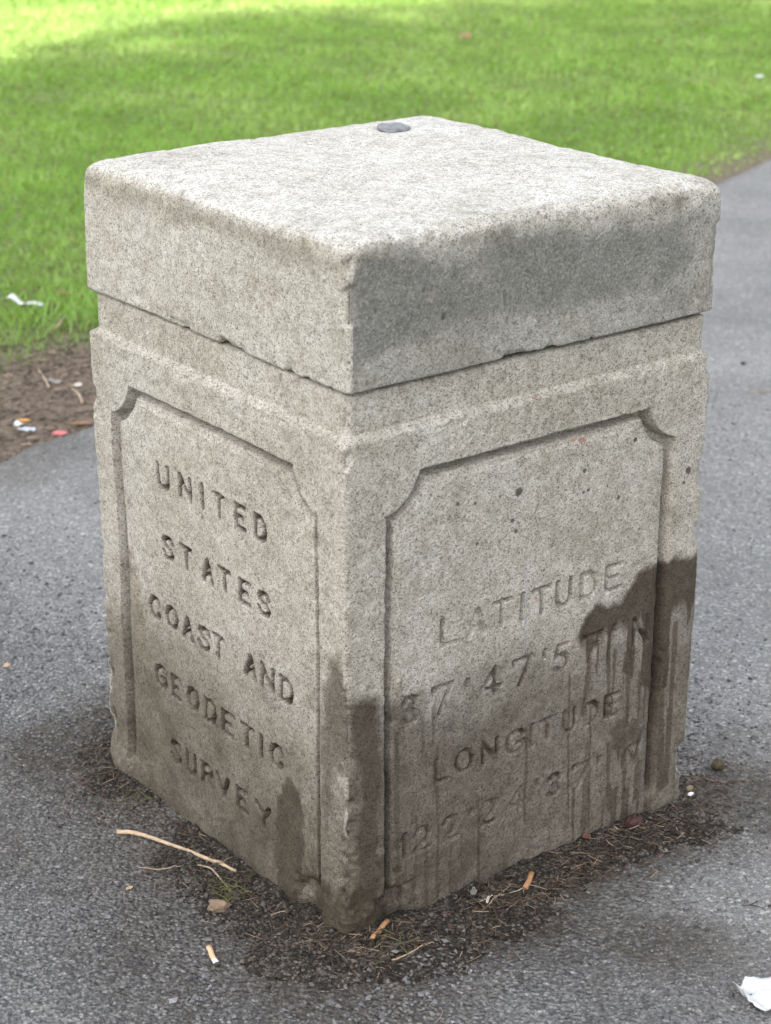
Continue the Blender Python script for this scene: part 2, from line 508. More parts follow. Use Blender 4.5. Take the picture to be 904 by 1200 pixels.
RIGHT_LINES = [
 ('LATITUDE', 0.403, .041, [('L', -.163, -.135), ('A', -.116, -.084), ('T', -.073, -.039), ('I', -.024, -.014), ('T', 0, .036), ('U', .046, .075), ('D', .093, .124), ('E', .142, .173)]),
 ("37 47 57 N", 0.300, .044, [('3', -.229, -.203), ('7', -.177, -.142), ('.', -.12, -.11), ('4', -.09, -.053), ('7', -.032, .003), ("'", .022, .032), ('5', .046, .075), ('7', .1, .14), ("'", .158, .168), ('N', .202, .234)]),
 ('LONGITUDE', 0.195, .037, [('L', -.17, -.146), ('O', -.134, -.101), ('N', -.085, -.056), ('G', -.041, -.006), ('I', .003, .013), ('T', .024, .055), ('U', .07, .094), ('D', .112, .14), ('E', .151, .179)]),
 ('122 24 37 W', 0.096, .039, [('1', -.232, -.216), ('2', -.208, -.179), ('2', -.156, -.127), ('.', -.108, -.098), ('2', -.084, -.057), ('4', -.034, .002), ("'", .018, .028), ('3', .044, .07), ('7', .093, .127), ("'", .14, .15), ('W', .184, .232)]),
]

def carve(lines, s, z, hw, depth, P, worn, serif):
    """returns carved depth (positive) and line index (-1 none)"""
    out = np.zeros(s.shape)
    line = np.full(s.shape, -1)
    wob = (fbm(P, 260, 2, 81)-0.5)*0.0012
    wear = fbm(P, 26, 3, 82)
    for li, (txt, b, h, chars) in enumerate(lines):
        for ci, (ch, a0, a1) in enumerate(chars):
            sel = np.where((s > a0-.012) & (s < a1+.012) & (z > b-.012) & (z < b+h+.012))[0]
            if len(sel) == 0: continue
            dz = (random.random()-.5)*0.002
            k = 0.4*hw
            L = [[(a0+k+(a1-a0-2*k)*p[0], b+dz+k+(h-2*k)*p[1]) for p in ln] for ln in GLYPH[ch]]
            d = seg_dist(L, s[sel], z[sel]) + wob[sel]
            if ch == '.': d = d-0.002
            prof = 1-sstep(hw*0.55, hw*1.02, d)
            w = depth*(1 if worn == 0 else (1.15, 1.05, .95, .75)[li]* np.clip(0.68+worn*(wear[sel]-0.47), 0.42, 1.3))
            c = prof*w
            out[sel] = np.maximum(out[sel], c)
            line[sel] = np.where(c > depth*0.02, li*50+ci, line[sel])
    return out, line

def panel_d(s, z):
    """distance inside the panel outline (positive inside)"""
    d = np.minimum(0.2625-np.abs(s), 0.671-z)
    ca = 0.0725                                   # shallow scooped corners
    cd_ = np.hypot(np.abs(s)-0.2785, z-0.687)-ca
    return np.minimum(d, cd_)

def columns(res):
    """perimeter columns: list of (face, t in -1..1) per straight run and (corner, angle) arcs"""
    cols = []
    for f in range(4):
        n = res[f]
        for k in range(n): cols.append((f, -1+2*k/(n-1), -1.0))
        na = res[4]
        for k in range(1, na): cols.append((f, 1.0, k/na))
    return np.array(cols)

NORM = np.array([[-1, 0], [0, -1], [1, 0], [0, 1]], float)
TANG = np.array([[0, -1], [1, 0], [0, 1], [-1, 0]], float)
def ring_surface(cols, rows, hx, hy):
    """rows: (inset, z, phi, corner radius). -> P (nr,nc,3), Nrm, face id, s along face"""
    f = cols[:, 0].astype(int)
    t = cols[:, 1]; arc = cols[:, 2]
    P = np.zeros((len(rows), len(cols), 3)); Nn = np.zeros_like(P); S = np.zeros((len(rows), len(cols)))
    for i, (ins, z, phi, r) in enumerate(rows):
        ax, ay = hx-ins, hy-ins
        r = max(min(r, min(ax, ay)*0.9), 1e-4)
        half = np.where(f % 2 == 0, ay, ax)       # run half length: faces 0,2 run along y
        off = np.where(f % 2 == 0, ax, ay)
        xy = NORM[f]*off[:, None] + TANG[f]*(t*(half-r))[:, None]
        nr = NORM[f].copy()
        A = arc > 0
        ang = arc[A]*math.pi/2
        f2 = (f[A]+1) % 4
        nr[A] = NORM[f[A]]*np.cos(ang)[:, None]+NORM[f2]*np.sin(ang)[:, None]
        cc = NORM[f[A]]*(off[A]-r)[:, None]+TANG[f[A]]*(half[A]-r)[:, None]
        xy[A] = cc+nr[A]*r
        P[i, :, :2] = xy; P[i, :, 2] = z
        Nn[i, :, :2] = nr*math.cos(phi); Nn[i, :, 2] = math.sin(phi)
        S[i] = (xy*TANG[f]).sum(1)
    return P, Nn, f, S

def ring_faces(nr, nc):
    j = np.arange(nc); j2 = (j+1) % nc
    i = np.arange(nr-1)[:, None]*nc
    return np.stack([i+j, i+j2, i+nc+j2, i+nc+j], -1).reshape(-1, 4)

def grid_normals(V, F):
    a = V[F[:, 2]]-V[F[:, 0]]; b = V[F[:, 3]]-V[F[:, 1]]
    n = np.cross(a, b)
    out = np.zeros_like(V)
    for k in range(3):
        for c in range(4):
            out[:, k] += np.bincount(F[:, c], weights=n[:, k], minlength=len(V))
    return out/np.maximum(np.linalg.norm(out, axis=1, keepdims=True), 1e-12)

def sub_object(name, V, F, mask, attrs, parent, nrm):
    f = F[mask]
    used, inv = np.unique(f.ravel(), return_inverse=True)
    me = raw_mesh(name, V[used], inv.reshape(-1, 4), M['granite'])
    for k, a in attrs.items(): set_attr(me, k, a[used])
    me.normals_split_custom_set_from_vertices(nrm[used].tolist())
    return obj(name, me, parent)

marker = tag(empty('stone_marker', (0, 0, 0)), 'square granite survey marker carved with latitude, longitude and a thick rounded cap', 'monument')

# --- shaft (with its neck), two carved panels
cols = columns((440, 430, 50, 50, 8))
rows = []
for z in np.linspace(-0.035, 0.7245, 500): rows.append((0.0, z, 0.0, 0.006))
for k in range(1, 6):
    a = k/5*math.pi/2*0.8
    rows.append((0.006*(1-math.cos(a)), 0.7245+0.006*math.sin(a), a, 0.006))
z0, i0 = rows[-1][1], rows[-1][0]
for k in range(1, 6): rows.append((i0+(0.0095-i0)*k/5, z0+0.0045*k/5, math.pi/2*0.75, 0.006))
z0 = rows[-1][1]
for k in range(1, 32): rows.append((0.0100, z0+(0.786-z0)*k/31, 0.0, 0.007))
rows += [(0.0145, 0.7875, 0.6, 0.007), (0.018, 0.7885, 1.2, 0.007), (0.03, 0.7885, 1.57, 0.007), (0.04, 0.7885, 1.57, 0.007), (0.04, 0.80, 0, 0.007)]
P, Nn, fid, S = ring_surface(cols, rows, HX, HY)
nr, nc = len(rows), len(cols)
Pf = P.reshape(-1, 3); Nf = Nn.reshape(-1, 3)
F = ring_faces(nr, nc)
face = np.tile(fid, nr); s = S.ravel(); z = Pf[:, 2].copy()
arcf = np.tile(cols[:, 2], nr)
vis = (face < 2) & (arcf < 0)
body = z < 0.7246
h = (fbm(Pf, 5, 2, 90)-0.5)*0.007 + (fbm(Pf, 60, 3, 91)-0.5)*0.0022 + (fbm(Pf, 330, 2, 94)-0.5)*0.0011
# worn, chipped arrises: distance to nearest vertical edge
half = np.where(face % 2 == 0, HY, HX)
ed = np.where(arcf > 0, 0, half-np.abs(s))
chip = fbm(Pf, 42, 3, 92)
low = sstep(0.5, 0.1, z)
h -= sstep(0.56-0.08*low, 0.70, fbm(Pf, 24, 3, 92))*sstep(0.020+0.010*low, 0.0, ed)*(0.008+0.006*low)
h -= sstep(0.012, 0.0, ed)*0.0016*fbm(Pf, 120, 2, 93)
# top arris of the shaft
h -= sstep(0.56, 0.75, chip)*sstep(0.015, 0, np.abs(z-0.729))*0.005
pd = np.where(vis & body, panel_d(s, z), -1.0)
pw = pd + (fbm(Pf, 90, 3, 95)-0.5)*0.0035
groove_end = sstep(0.030, 0.050, z + (fbm(Pf, 60, 2, 96)-0.5)*0.02)
step = sstep(-0.0005, 0.0028, pw)
inner = .9*sstep(0.0118, 0.0160, pw)+.1*sstep(0.020, 0.027, pw)
groove = -0.0245*step + 0.0205*inner
flat = -0.004*sstep(0.0, 0.01, pw)
h += np.where(pd > -0.01, groove*groove_end + flat*(1-groove_end), 0)
# battered foot left standing at the corners
foot = sstep(0.062, 0.030, z + (fbm(Pf, 50, 3, 97)-0.5)*0.035)*sstep(0.085, 0.055, ed+(fbm(Pf, 38, 3, 98)-0.5)*0.03)
h += np.where(vis | (arcf > 0), foot*(0.004+0.006*(fbm(Pf, 70, 3, 99)-0.5))*np.where((face == 1) & (s > 0), .25, 1), 0)
gap = sstep(0.062, 0.045, z+(fbm(Pf, 50, 2, 102)-0.5)*0.02)*sstep(0.045, 0.02, np.abs(ed-0.085)+(fbm(Pf, 55, 2, 103)-0.5)*0.02)
h -= np.where(vis & (((face == 0) & (s > 0)) | ((face == 1) & (s < 0))), gap*0.016, 0)
# carved lettering
lineid = np.full(len(Pf), -1)
cut = np.zeros(len(Pf))
for fi, lines, hw, dep, worn, off in ((0, LEFT_LINES, 0.0050, 0.0125, 0, 0), (1, RIGHT_LINES, 0.0045, 0.0095, 1.5, 1000)):
    idx = np.where(vis & (face == fi) & body)[0]
    c, l = carve(lines, s[idx], z[idx], hw, dep, Pf[idx], worn, 1)
    h[idx] -= c
    cut[idx] = c/dep
    lineid[idx] = np.where(l >= 0, l+off, -1)
# small pits on the right panel
SPOTS = [(-.03, .598, .006), (.098, .571, .0028), (.088, .570, .0026), (.158, .546, .0042), (.295, .558, .0042), (-.041, .559, .003), (-.105, .541, .0022), (-.034, .541, .002),
         (-.141, .607, .0022), (-.11, .60, .002), (.203, .487, .002), (.089, .602, .002), (.185, .628, .003), (.286, .541, .002), (-.075, .63, .0015), (.02, .47, .0018), (.05, .52, .0018)]
stain_shade = np.zeros((len(Pf), 3)); marks = np.zeros((len(Pf), 3))
mR = (face == 1) & (arcf < 0); mL = (face == 0) & (arcf < 0)
iR = np.where(mR)[0]; iL = np.where(mL)[0]
sR, zR, PR = s[iR], z[iR], Pf[iR]
sL, zL, PL = s[iL], z[iL], Pf[iL]
eR = (fbm(PR, 55, 3, 104)-0.5)
for a, b, r in SPOTS:
    r *= 1.35
    d = np.hypot(sR-a, (zR-b)*1.1)+eR*r*1.6
    k = sstep(r*1.15, r*0.55, d)
    marks[iR, 0] = np.maximum(marks[iR, 0], k*0.85)
    h[iR] -= k*0.0008
for a, b, r, sx in ((.082, .649, .004, .5), (.066, .652, .003, .4), (-.013, .73, .0035, 1), (.005, .431, .003, 1), (.004, .425, .002, 1)):
    d = np.hypot((sR-a)*sx, zR-b)+eR*r*1.5
    marks[iR, 1] = np.maximum(marks[iR, 1], 0.6*sstep(r, r*0.4, d))
marks[iR, 2] = 0.5*sstep(0.0016, 0.0006, np.abs(sR+.014+eR*.002))*sstep(.345, .36, zR)*sstep(.515, .50, zR)*sstep(.25, .5, fbm(PR, 120, 2, 105))
# --- wet stains and runs on the right face
def soft_poly(poly, x, y, n, amp, w):
    return sstep(w, -w, poly_sdf(poly, x, y)+n*amp)
wetU = soft_poly([(.34, .423), (.278, .421), (.246, .423), (.212, .421), (.19, .402), (.177, .378), (.125, .388), (.099, .37), (.088, .350), (.09, .30), (.128, .315), (.16, .27), (.189, .255), (.21, .235), (.26, .20), (.285, .21), (.31, .30), (.34, .33)], sR, zR, eR, .022, .007)
wetU2 = soft_poly([(.159, .183), (.19, .192), (.239, .182), (.243, .149), (.22, .130), (.161, .14)], sR, zR, eR, .06, .012)
slitn = fbm(np.stack([sR*70, zR*2.5, 0*sR], -1), 1, 3, 106)      # the upper stain breaks into runs lower down
wetU *= sstep(.30, .345, zR+.05*(slitn-.5)) + (1-sstep(.30, .345, zR+.05*(slitn-.5)))*sstep(.5, .56, slitn)
wet = np.maximum(wetU, wetU2*.9)
DR = [(.12, .341, .106, .215, 5), (.153, .325, .157, .20, 5), (.196, .30, .199, .17, 6), (.235, .301, .235, .17, 4), (.256, .365, .277, .034, 9), (.287, .32, .288, .037, 7), (.132, .338, .132, .276, 3),
      (.077, .292, .089, .04, 2.6), (.122, .237, .13, .02, 3), (.16, .154, .171, .03, 6), (.199, .146, .2, .04, 6), (.224, .15, .227, .03, 6), (.047, .127, .05, .003, 2), (.097, .098, .099, .0, 4),
      (-.002, .234, .001, .07, 3.4), (.054, .17, .053, .11, 2.4), (-.167, .26, -.163, .0, 3.6), (-.092, .15, -.085, .0, 3.4), (-.142, .13, -.141, .0, 3.4), (-.123, .105, -.121, .0, 2.4),
      (-.185, .12, -.185, .0, 4), (-.204, .16, -.204, .0, 4), (-.223, .14, -.222, .0, 4), (-.238, .30, -.235, .0, 5), (.222, .255, .224, .176, 4), (.168, .307, .163, .203, 4), (.18, .07, .18, .0, 9), (.205, .06, .205, .0, 9)]
run_w = fbm(np.stack([sR*30, zR*16, 0*sR], -1), 1, 2, 107)
for x0, za, x1, zb, wmm in DR:
    tt = np.clip((za-zR)/(za-zb), 0, 1)
    d = np.abs(sR-(x0+(x1-x0)*tt) + (run_w-.5)*.006) + eR*.003
    w = wmm*.001*(0.45+0.8*run_w)
    k = sstep(w+.0024, w-.0016, d)*sstep(zb-.012, zb+.004, zR+eR*.01)*sstep(za+.012, za-.004, zR+eR*.01)
    wet = np.maximum(wet, .92*k)
lb = soft_poly([(-.25, .345), (-.218, .350), (-.189, .334), (-.171, .288), (-.167, .22), (-.173, .141), (-.205, .10), (-.25, .08)], sR, zR, eR, .035, .018)
slit2 = fbm(np.stack([sR*110, zR*3.0, 0*sR], -1), 1, 2, 108)
lb = lb*(.62+.25*slit2)
low2 = sstep(.13, .05, zR+eR*.05)*sstep(-.10, -.2, sR)*sstep(.42, .55, slit2)*.8
bb = soft_poly([(-.335, .375), (-.276, .366), (-.262, .33), (-.258, .0), (-.335, .0), (-.318, .138), (-.308, .229)], sR, zR, eR, .03, .016)
wet = np.maximum.reduce([wet, lb, low2, bb*.95])
tr = sstep(.41, .27, zR-.14*sR+(fbm(PR, 8, 3, 116)-.5)*.14)
grime = (.66+.14*sstep(.1, -.25, sR))*tr*(.8+.4*fbm(PR, 30, 3, 142))
# many thin broken runs below the stains
run1 = fbm(np.stack([sR*120, zR*3.2, 0*sR], -1), 1, 3, 143)
run2 = fbm(np.stack([sR*45, zR*2.2, 0*sR+3], -1), 1, 3, 144)
brk = sstep(.36, .56, fbm(np.stack([sR*60, zR*14, 0*sR], -1), 1, 3, 145))
runs = np.maximum(sstep(.54, .64, run1)*.85*brk, sstep(.55, .66, run2)*.6)*sstep(.38, .28, zR+(run2-.5)*.2)
runs *= .45+.55*np.maximum(sstep(-.08, -.18, sR), sstep(.0, .12, sR))
wet = np.maximum(wet, runs)
stain_shade[iR, 0] = np.maximum(np.maximum(wet, grime), .7*sstep(.05, .0, zR+eR*.05))
# brown soiling: lower half of the right face, beside the left groove
so = sstep(.45, .25, zR+(fbm(PR, 9, 3, 109)-.5)*.25)*.75
so = np.maximum(so, .75*sstep(.014, .004, np.abs(sR+.243)+eR*.012)*sstep(.62, .57, zR)*sstep(.3, .6, fbm(PR, 24, 2, 110)+.12))
so = np.maximum(so, .6*sstep(.008, .002, np.abs(panel_d(sR, zR)-.021)+eR*.006)*sstep(.5, .6, zR)*sstep(.4, .6, fbm(PR, 16, 2, 111)))
so = np.maximum(so, .55*sstep(.02, .0, np.abs(sR-.235)+eR*.02)*sstep(.45, .5, zR)*sstep(.62, .55, zR))
stain_shade[iR, 1] = so
# --- left face
eL = (fbm(PL, 55, 3, 112)-0.5)
oval = soft_poly([(.190, .199), (.178, .197), (.164, .184), (.153, .160), (.145, .12), (.139, .069), (.150, .0), (.2, -.01), (.214, .06), (.221, .12), (.219, .155), (.213, .182), (.203, .195)], sL, zL, eL, .016, .006)
brn = soft_poly([(-.25, .40), (-.205, .363), (-.182, .288), (-.167, .206), (-.160, .09), (-.15, -.03), (-.27, -.03), (-.27, .169)], sL, zL, eL, .05, .018)
lo1 = soft_poly([(-.071, .068), (-.02, .094), (.0, .05), (.007, -.03), (-.047, -.03)], sL, zL, eL, .02, .006)
lo2 = soft_poly([(.034, .2), (.06, .225), (.101, .19), (.10, .1), (.117, -.02), (.03, -.03)], sL, zL, eL, .05, .014)
foots = sstep(.075, .01, zL+eL*.06)*1.4
bl = soft_poly([(.262, .33), (.285, .40), (.3, .44), (.33, .40), (.33, .30), (.308, .27), (.296, .187), (.279, .076), (.262, .04)], sL, zL, eL, .03, .014)
runL = fbm(np.stack([sL*38, zL*2.4, 0*sL], -1), 1, 3, 146)
runL2 = fbm(np.stack([sL*100, zL*4, 0*sL], -1), 1, 3, 147)
streakL = np.maximum(.72*sstep(.48, .64, runL), .55*sstep(.56, .68, runL2))*sstep(.42, .12, zL+(runL-.5)*.3)
stain_shade[iL, 0] = np.maximum.reduce([oval*.95, streakL, .80*sstep(.46, .05, zL+(fbm(PL, 9, 3, 117)-.5)*.2)*(.7+.6*fbm(PL, 22, 3, 139)), .5*brn*sstep(.3, .6, fbm(PL, 14, 3, 118)), lo1*.62, lo2*.5, bl*.8, foots*.5])
gl = sstep(.56, .10, zL+(fbm(PL, 7, 3, 113)-.5)*.35)*.85
stain_shade[iL, 1] = np.maximum.reduce([brn*.95, gl, lo2*.5, .35*sstep(.3, .6, fbm(PL, 12, 3, 114))*sstep(.29, .31, sL)])
# the near arris between both faces
iA = np.where((face == 0) & (arcf > 0))[0]
zA = z[iA]; nA = fbm(Pf[iA], 40, 3, 115)-.5
stain_shade[iA, 0] = .25*sstep(.30, .22, zA+nA*.06)+.8*sstep(.40, .36, zA+nA*.1)*sstep(.24, .3, zA+nA*.06)+.8*sstep(.085, .04, zA+nA*.05)
stain_shade[iA, 1] = .5*sstep(.45, .3, zA+nA*.1)+.25
# broken foot at the near corner is brown with damp earth
nearc = np.where(face == 0, np.where(arcf > 0, 0, HY-s), np.where(face == 1, np.where(arcf > 0, 9, HX+s), 9))
cn = fbm(Pf, 34, 3, 134)-.5
ft = sstep(.125, .065, z+cn*.06)*sstep(.15, .08, nearc+cn*.05)*1.0
stain_shade[:, 0] = np.maximum(stain_shade[:, 0], ft); stain_shade[:, 1] = np.maximum(stain_shade[:, 1], ft*.8)
iB = np.where((face == 1) & (arcf > 0))[0]
zB = z[iB]; nB = cn[iB]
stain_shade[iB, 0] = .9*sstep(.428, .418, zB+nB*.03)*sstep(.27, .33, zB+nB*.05)+.3*sstep(.33, .27, zB)
stain_shade[iB, 1] = .5*sstep(.45, .3, zB)
# weather film that also darkens the upright faces in place of weaker sky light
stain_shade[:, 1] = np.maximum(stain_shade[:, 1], .40+.26*fbm(Pf, 6, 3, 135))
# patchy grime and recess shade put into the colour of the left face's cut letters
grime_shade = np.where((face == 0) & vis, sstep(.12, .5, cut)*(.8+.4*fbm(Pf, 30, 2, 119)), 0)
stain_shade[:, 0] = np.maximum(stain_shade[:, 0], grime_shade*1.0)
grime_shadeR = np.where((face == 1) & vis, sstep(.15, .5, cut)*sstep(.42, .32, z)*sstep(.35, .6, fbm(Pf, 34, 2, 133)), 0)  # grime and recess shade painted into the lower letters of the right face
stain_shade[:, 0] = np.maximum(stain_shade[:, 0], np.minimum(stain_shade[:, 0]+.35, 1)*grime_shadeR)
V = Pf + Nf*h[:, None]
nrm = grid_normals(V, F)
attrs = {'stain_shade': np.clip(stain_shade, 0, 1), 'marks': np.clip(marks, 0, 1)}
# split faces: panels (inside the groove line), inscriptions, everything else
fpd = pd[F].mean(1) > 0.004
ffid = face[F[:, 0]]
fl = lineid[F].max(1)
m_pl = fpd & (ffid == 0) & (fl < 0)
m_pr = fpd & (ffid == 1) & (fl < 0)
m_sh = ~fpd & (fl < 0)
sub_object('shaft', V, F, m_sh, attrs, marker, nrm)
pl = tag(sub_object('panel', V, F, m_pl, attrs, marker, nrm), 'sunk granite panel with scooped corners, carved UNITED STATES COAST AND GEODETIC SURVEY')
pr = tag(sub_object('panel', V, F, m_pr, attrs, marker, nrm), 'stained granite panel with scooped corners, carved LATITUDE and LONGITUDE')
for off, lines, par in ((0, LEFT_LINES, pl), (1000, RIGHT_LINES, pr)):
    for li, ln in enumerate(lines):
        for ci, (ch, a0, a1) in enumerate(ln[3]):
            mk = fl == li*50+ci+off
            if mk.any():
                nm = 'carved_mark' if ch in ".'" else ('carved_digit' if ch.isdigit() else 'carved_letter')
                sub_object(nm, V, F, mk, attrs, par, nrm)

# --- cap
ZB, ZT = 0.7925, 0.9893
CX, CY = 0.3250, 0.3234
cols = columns((270, 270, 130, 130, 10))
rows = [(0.08, ZB, -1.57, .008), (0.02, ZB, -1.57, .008)]
for k in range(0, 5):
    a = -math.pi/2+k/4*math.pi/2
    rows.append((0.005*(1-math.cos(a)), ZB+0.005+0.005*math.sin(a), a, .008))
zt0 = ZT-0.025
for q in np.linspace(ZB+0.005, zt0, 84)[1:]: rows.append((0.0, q, 0.0, .008+.006*max(0, (q-.93)/.03)))
for k in range(1, 17):
    a = k/16*math.pi/2
    rows.append((0.024*(1-math.cos(a)), zt0+0.019*math.sin(a), a, .014+.022*k/16))
for q in np.linspace(0.024, 0.318, 84)[1:]:
    zz = zt0+0.019+0.006*(1-math.exp(-(q-.024)/.05))
    rows.append((q, zz, math.pi/2, .036))
P, Nn, fid, S = ring_surface(cols, rows, CX, CY)
nr, nc = len(rows), len(cols)
Pf = P.reshape(-1, 3); Nf = Nn.reshape(-1, 3)
F = ring_faces(nr, nc)
V0 = Pf
last = (nr-1)*nc
face = np.tile(fid, nr); s = S.ravel(); z = Pf[:, 2]; arcf = np.tile(cols[:, 2], nr)
h = (fbm(Pf, 6, 2, 120)-.5)*.008 + (fbm(Pf, 55, 3, 121)-.5)*.0024 + (fbm(Pf, 300, 2, 122)-.5)*.0012
half = np.where(face % 2 == 0, CY, CX)
ed = np.where(arcf > 0, 0, half-np.abs(s))
chip = fbm(Pf, 40, 3, 123)
sidez = z < zt0+.012
h -= np.where(sidez, sstep(.56, .70, fbm(Pf, 22, 3, 140))*sstep(.018, 0, ed)*.009, 0)
h -= sstep(.58, .72, fbm(Pf, 26, 3, 123))*sstep(.010, 0, np.abs(z-ZB-.003))*.005
h -= sstep(.48, .75, fbm(Pf, 30, 3, 124))*sstep(.022, 0, np.abs(z-(zt0+.008)))*.0035
# a knocked-out chip in the lower edge of the left face
d = np.hypot((s-.045)/.012, (z-ZB)/.011)+(chip-.5)*.8
h -= np.where((face == 0) & (arcf < 0), sstep(1.2, .5, d)*.014, 0)
# hollow round the metal disc
dd = np.hypot(Pf[:, 0]-.168, Pf[:, 1]-.224)
top = z > zt0+.017
h -= np.where(top, sstep(.045, .02, dd)*.003, 0)
stain_shade = np.zeros((len(Pf), 3)); marks = np.zeros((len(Pf), 3))
iR = np.where((face == 1) & (z < ZT-.006))[0]
sR, zR, PR = s[iR], z[iR], Pf[iR]
e1 = fbm(PR, 14, 4, 125)-.5
e2 = fbm(np.stack([PR[:, 0]*9, PR[:, 1]*0, PR[:, 2]*22], -1), 1, 4, 126)
pt = soft_poly([(-.35, .960), (-.284, .966), (-.177, .955), (-.066, .962), (.083, .952), (.243, .94), (.275, .871), (.2, .845), (.091, .835), (-.001, .832), (-.119, .85), (-.19, .848), (-.25, .838), (-.3, .826), (-.35, .81)], sR, zR, e1, .05, .022)
dens = .92+.7*(e2-.45)+.5*(fbm(PR, 22, 4, 136)-.5)+.5*(fbm(PR, 90, 3, 137)-.5)
for a, b, rx, rz, g in ((-.235, .925, .10, .05, .35), (.0, .905, .09, .045, .3), (.125, .895, .055, .05, .35), (.235, .89, .03, .045, .25), (-.12, .87, .09, .035, .2)):
    dens = dens + g*np.exp(-((sR-a)/rx)**2-((zR-b)/rz)**2)
wash = .5*sstep(.96, .93, zR+e1*.03)                        # thin wash over the rest of the face
stain_shade[iR, 2] = np.clip(np.maximum(pt*np.clip(dens, .15, 1), wash*(.5+e2)), 0, 1)
stain_shade[iR, 1] = .3*sstep(.957, .968, zR+e1*.02)*sstep(.4, .6, fbm(PR, 20, 3, 127)+.1)
stain_shade[iR, 0] = .55*sstep(.018, .004, np.abs(zR-.962+e1*.02))*sstep(.42, .62, fbm(PR, 26, 3, 128))*.8
marks[iR, 0] = np.maximum(.5*sstep(.74, .80, fbm(PR, 150, 2, 129)), .8*sstep(.004, .002, np.hypot(sR+.175, zR-.868)))
iL = np.where((face == 0) & (z < ZT-.006))[0]
PLc = Pf[iL]
stain_shade[:, 1] = np.maximum(stain_shade[:, 1], np.where(z < zt0+.01, .30+.24*fbm(Pf, 6, 3, 138), 0))  # upright sides toned darker in colour than the sky-lit top
stain_shade[iL, 1] = np.where(PLc[:, 2] < zt0+.01, .28+.2*fbm(PLc, 6, 3, 138), 0)+.3*sstep(.03, .0, np.abs(PLc[:, 2]-.955)+(fbm(PLc, 18, 3, 130)-.5)*.05)*sstep(.35, .6, fbm(PLc, 12, 3, 131)+.05)  # left side: same painted side tone, plus a brown band
stain_shade[iL, 0] = .22*sstep(.02, .0, np.abs(PLc[:, 2]-.955)+(fbm(PLc, 30, 3, 132)-.5)*.04)
V = Pf+Nf*h[:, None]
cen = V[last:].mean(0)
# closing the tiny hole in the middle of the top with a fan of quads
V = np.concatenate([V, cen[None]])
k = np.arange(nc)
fan = np.stack([last+k, last+(k+1) % nc, np.full(nc, len(V)-1)], -1)
stain_shade = np.concatenate([stain_shade, [[0, 0, 0]]]); marks = np.concatenate([marks, [[0, 0, 0]]])
me = raw_mesh('cap', V, [F, fan], M['granite'])
set_attr(me, 'stain_shade', np.clip(stain_shade, 0, 1)); set_attr(me, 'marks', np.clip(marks, 0, 1))
cap = tag(obj('cap', me, marker), 'thick granite cap with rounded top edges and a grey painted-over side')

def lathe(profile, n=32):
    V, F = [], []
    for r, zz in profile:
        for k in range(n):
            a = 2*math.pi*k/n
            V.append((r*math.cos(a), r*math.sin(a), zz))
    F = ring_faces(len(profile), n)
    return np.array(V), F
pv, pf = lathe([(.001, .0036), (.009, .0035), (.018, .0030), (.0235, .0020), (.026, .0), (.0255, -.003), (.022, -.004), (.020, -.012)])
pv[:, 2] += .0018*np.sin(pv[:, 0]*150)*np.cos(pv[:, 1]*120)
topz = float(V[np.argmin(np.hypot(V[:-1, 0]-.168, V[:-1, 1]-.224))][2])
o = obj('survey_disc', raw_mesh('survey_disc', pv, pf, M['lead']), cap, (.168, .224, topz+.0040), (math.radians(4), math.radians(-3), 0))
o['label'] = 'small domed metal survey disc set in the top of the cap'

# ------------------------------------------------------------------ stuff: soil round the foot, stone chips, dry needles
n = 230
gx = np.linspace(-.95, .85, n); gy = np.linspace(-.85, .75, n)
X, Y = [a.ravel() for a in np.meshgrid(gx, gy)]
P = np.stack([X, Y, 0*X], -1)
bd = base_dist(X, Y)
q = fbm(P, 7, 4, 140)-.5
sidef = np.where((Y < -.25) & (X > -.3), 1.0, .8)
near = sstep(.11, .0, bd+q*.32)*sidef*(1-.55*sstep(.28, .36, X)*sstep(.0, -.2, Y))
Z = ground_h(X, Y) - .005 + near*(.0125+.010*(fbm(P, 30, 3, 141)-.5)) + (fbm(P, 70, 2, 142)-.5)*.009*sstep(.0, .25, near) + (fbm(P, 22, 2, 143)-.5)*.010*sstep(.0, .2, near)
Z += .010*np.exp(-(np.hypot(X+.345, Y+.335)/.06)**2)
tag(obj('soil', raw_mesh('soil', np.stack([X, Y, Z], -1), grid_faces(n, n), M['dirt'])), 'dark soil and leaf mould banked round the foot of the stone', kind='stuff')
def surf(x, y):
    """height of whatever ground lies at x, y"""
    x = np.atleast_1d(np.asarray(x, float)); y = np.atleast_1d(np.asarray(y, float))
    g = ground_h(x, y)
    i = np.clip(np.round((x-gx[0])/(gx[1]-gx[0])).astype(int), 0, n-1); j = np.clip(np.round((y-gy[0])/(gy[1]-gy[0])).astype(int), 0, n-1)
    zz = Z.reshape(n, n)[j, i]
    ins = (x > gx[0]) & (x < gx[-1]) & (y > gy[0]) & (y < gy[-1])
    g = np.where(ins, np.maximum(g, zz), g)
    t, nn = xy_to_tn(x, y)
    return np.where(nn > .0, soil_h(x, y), g)

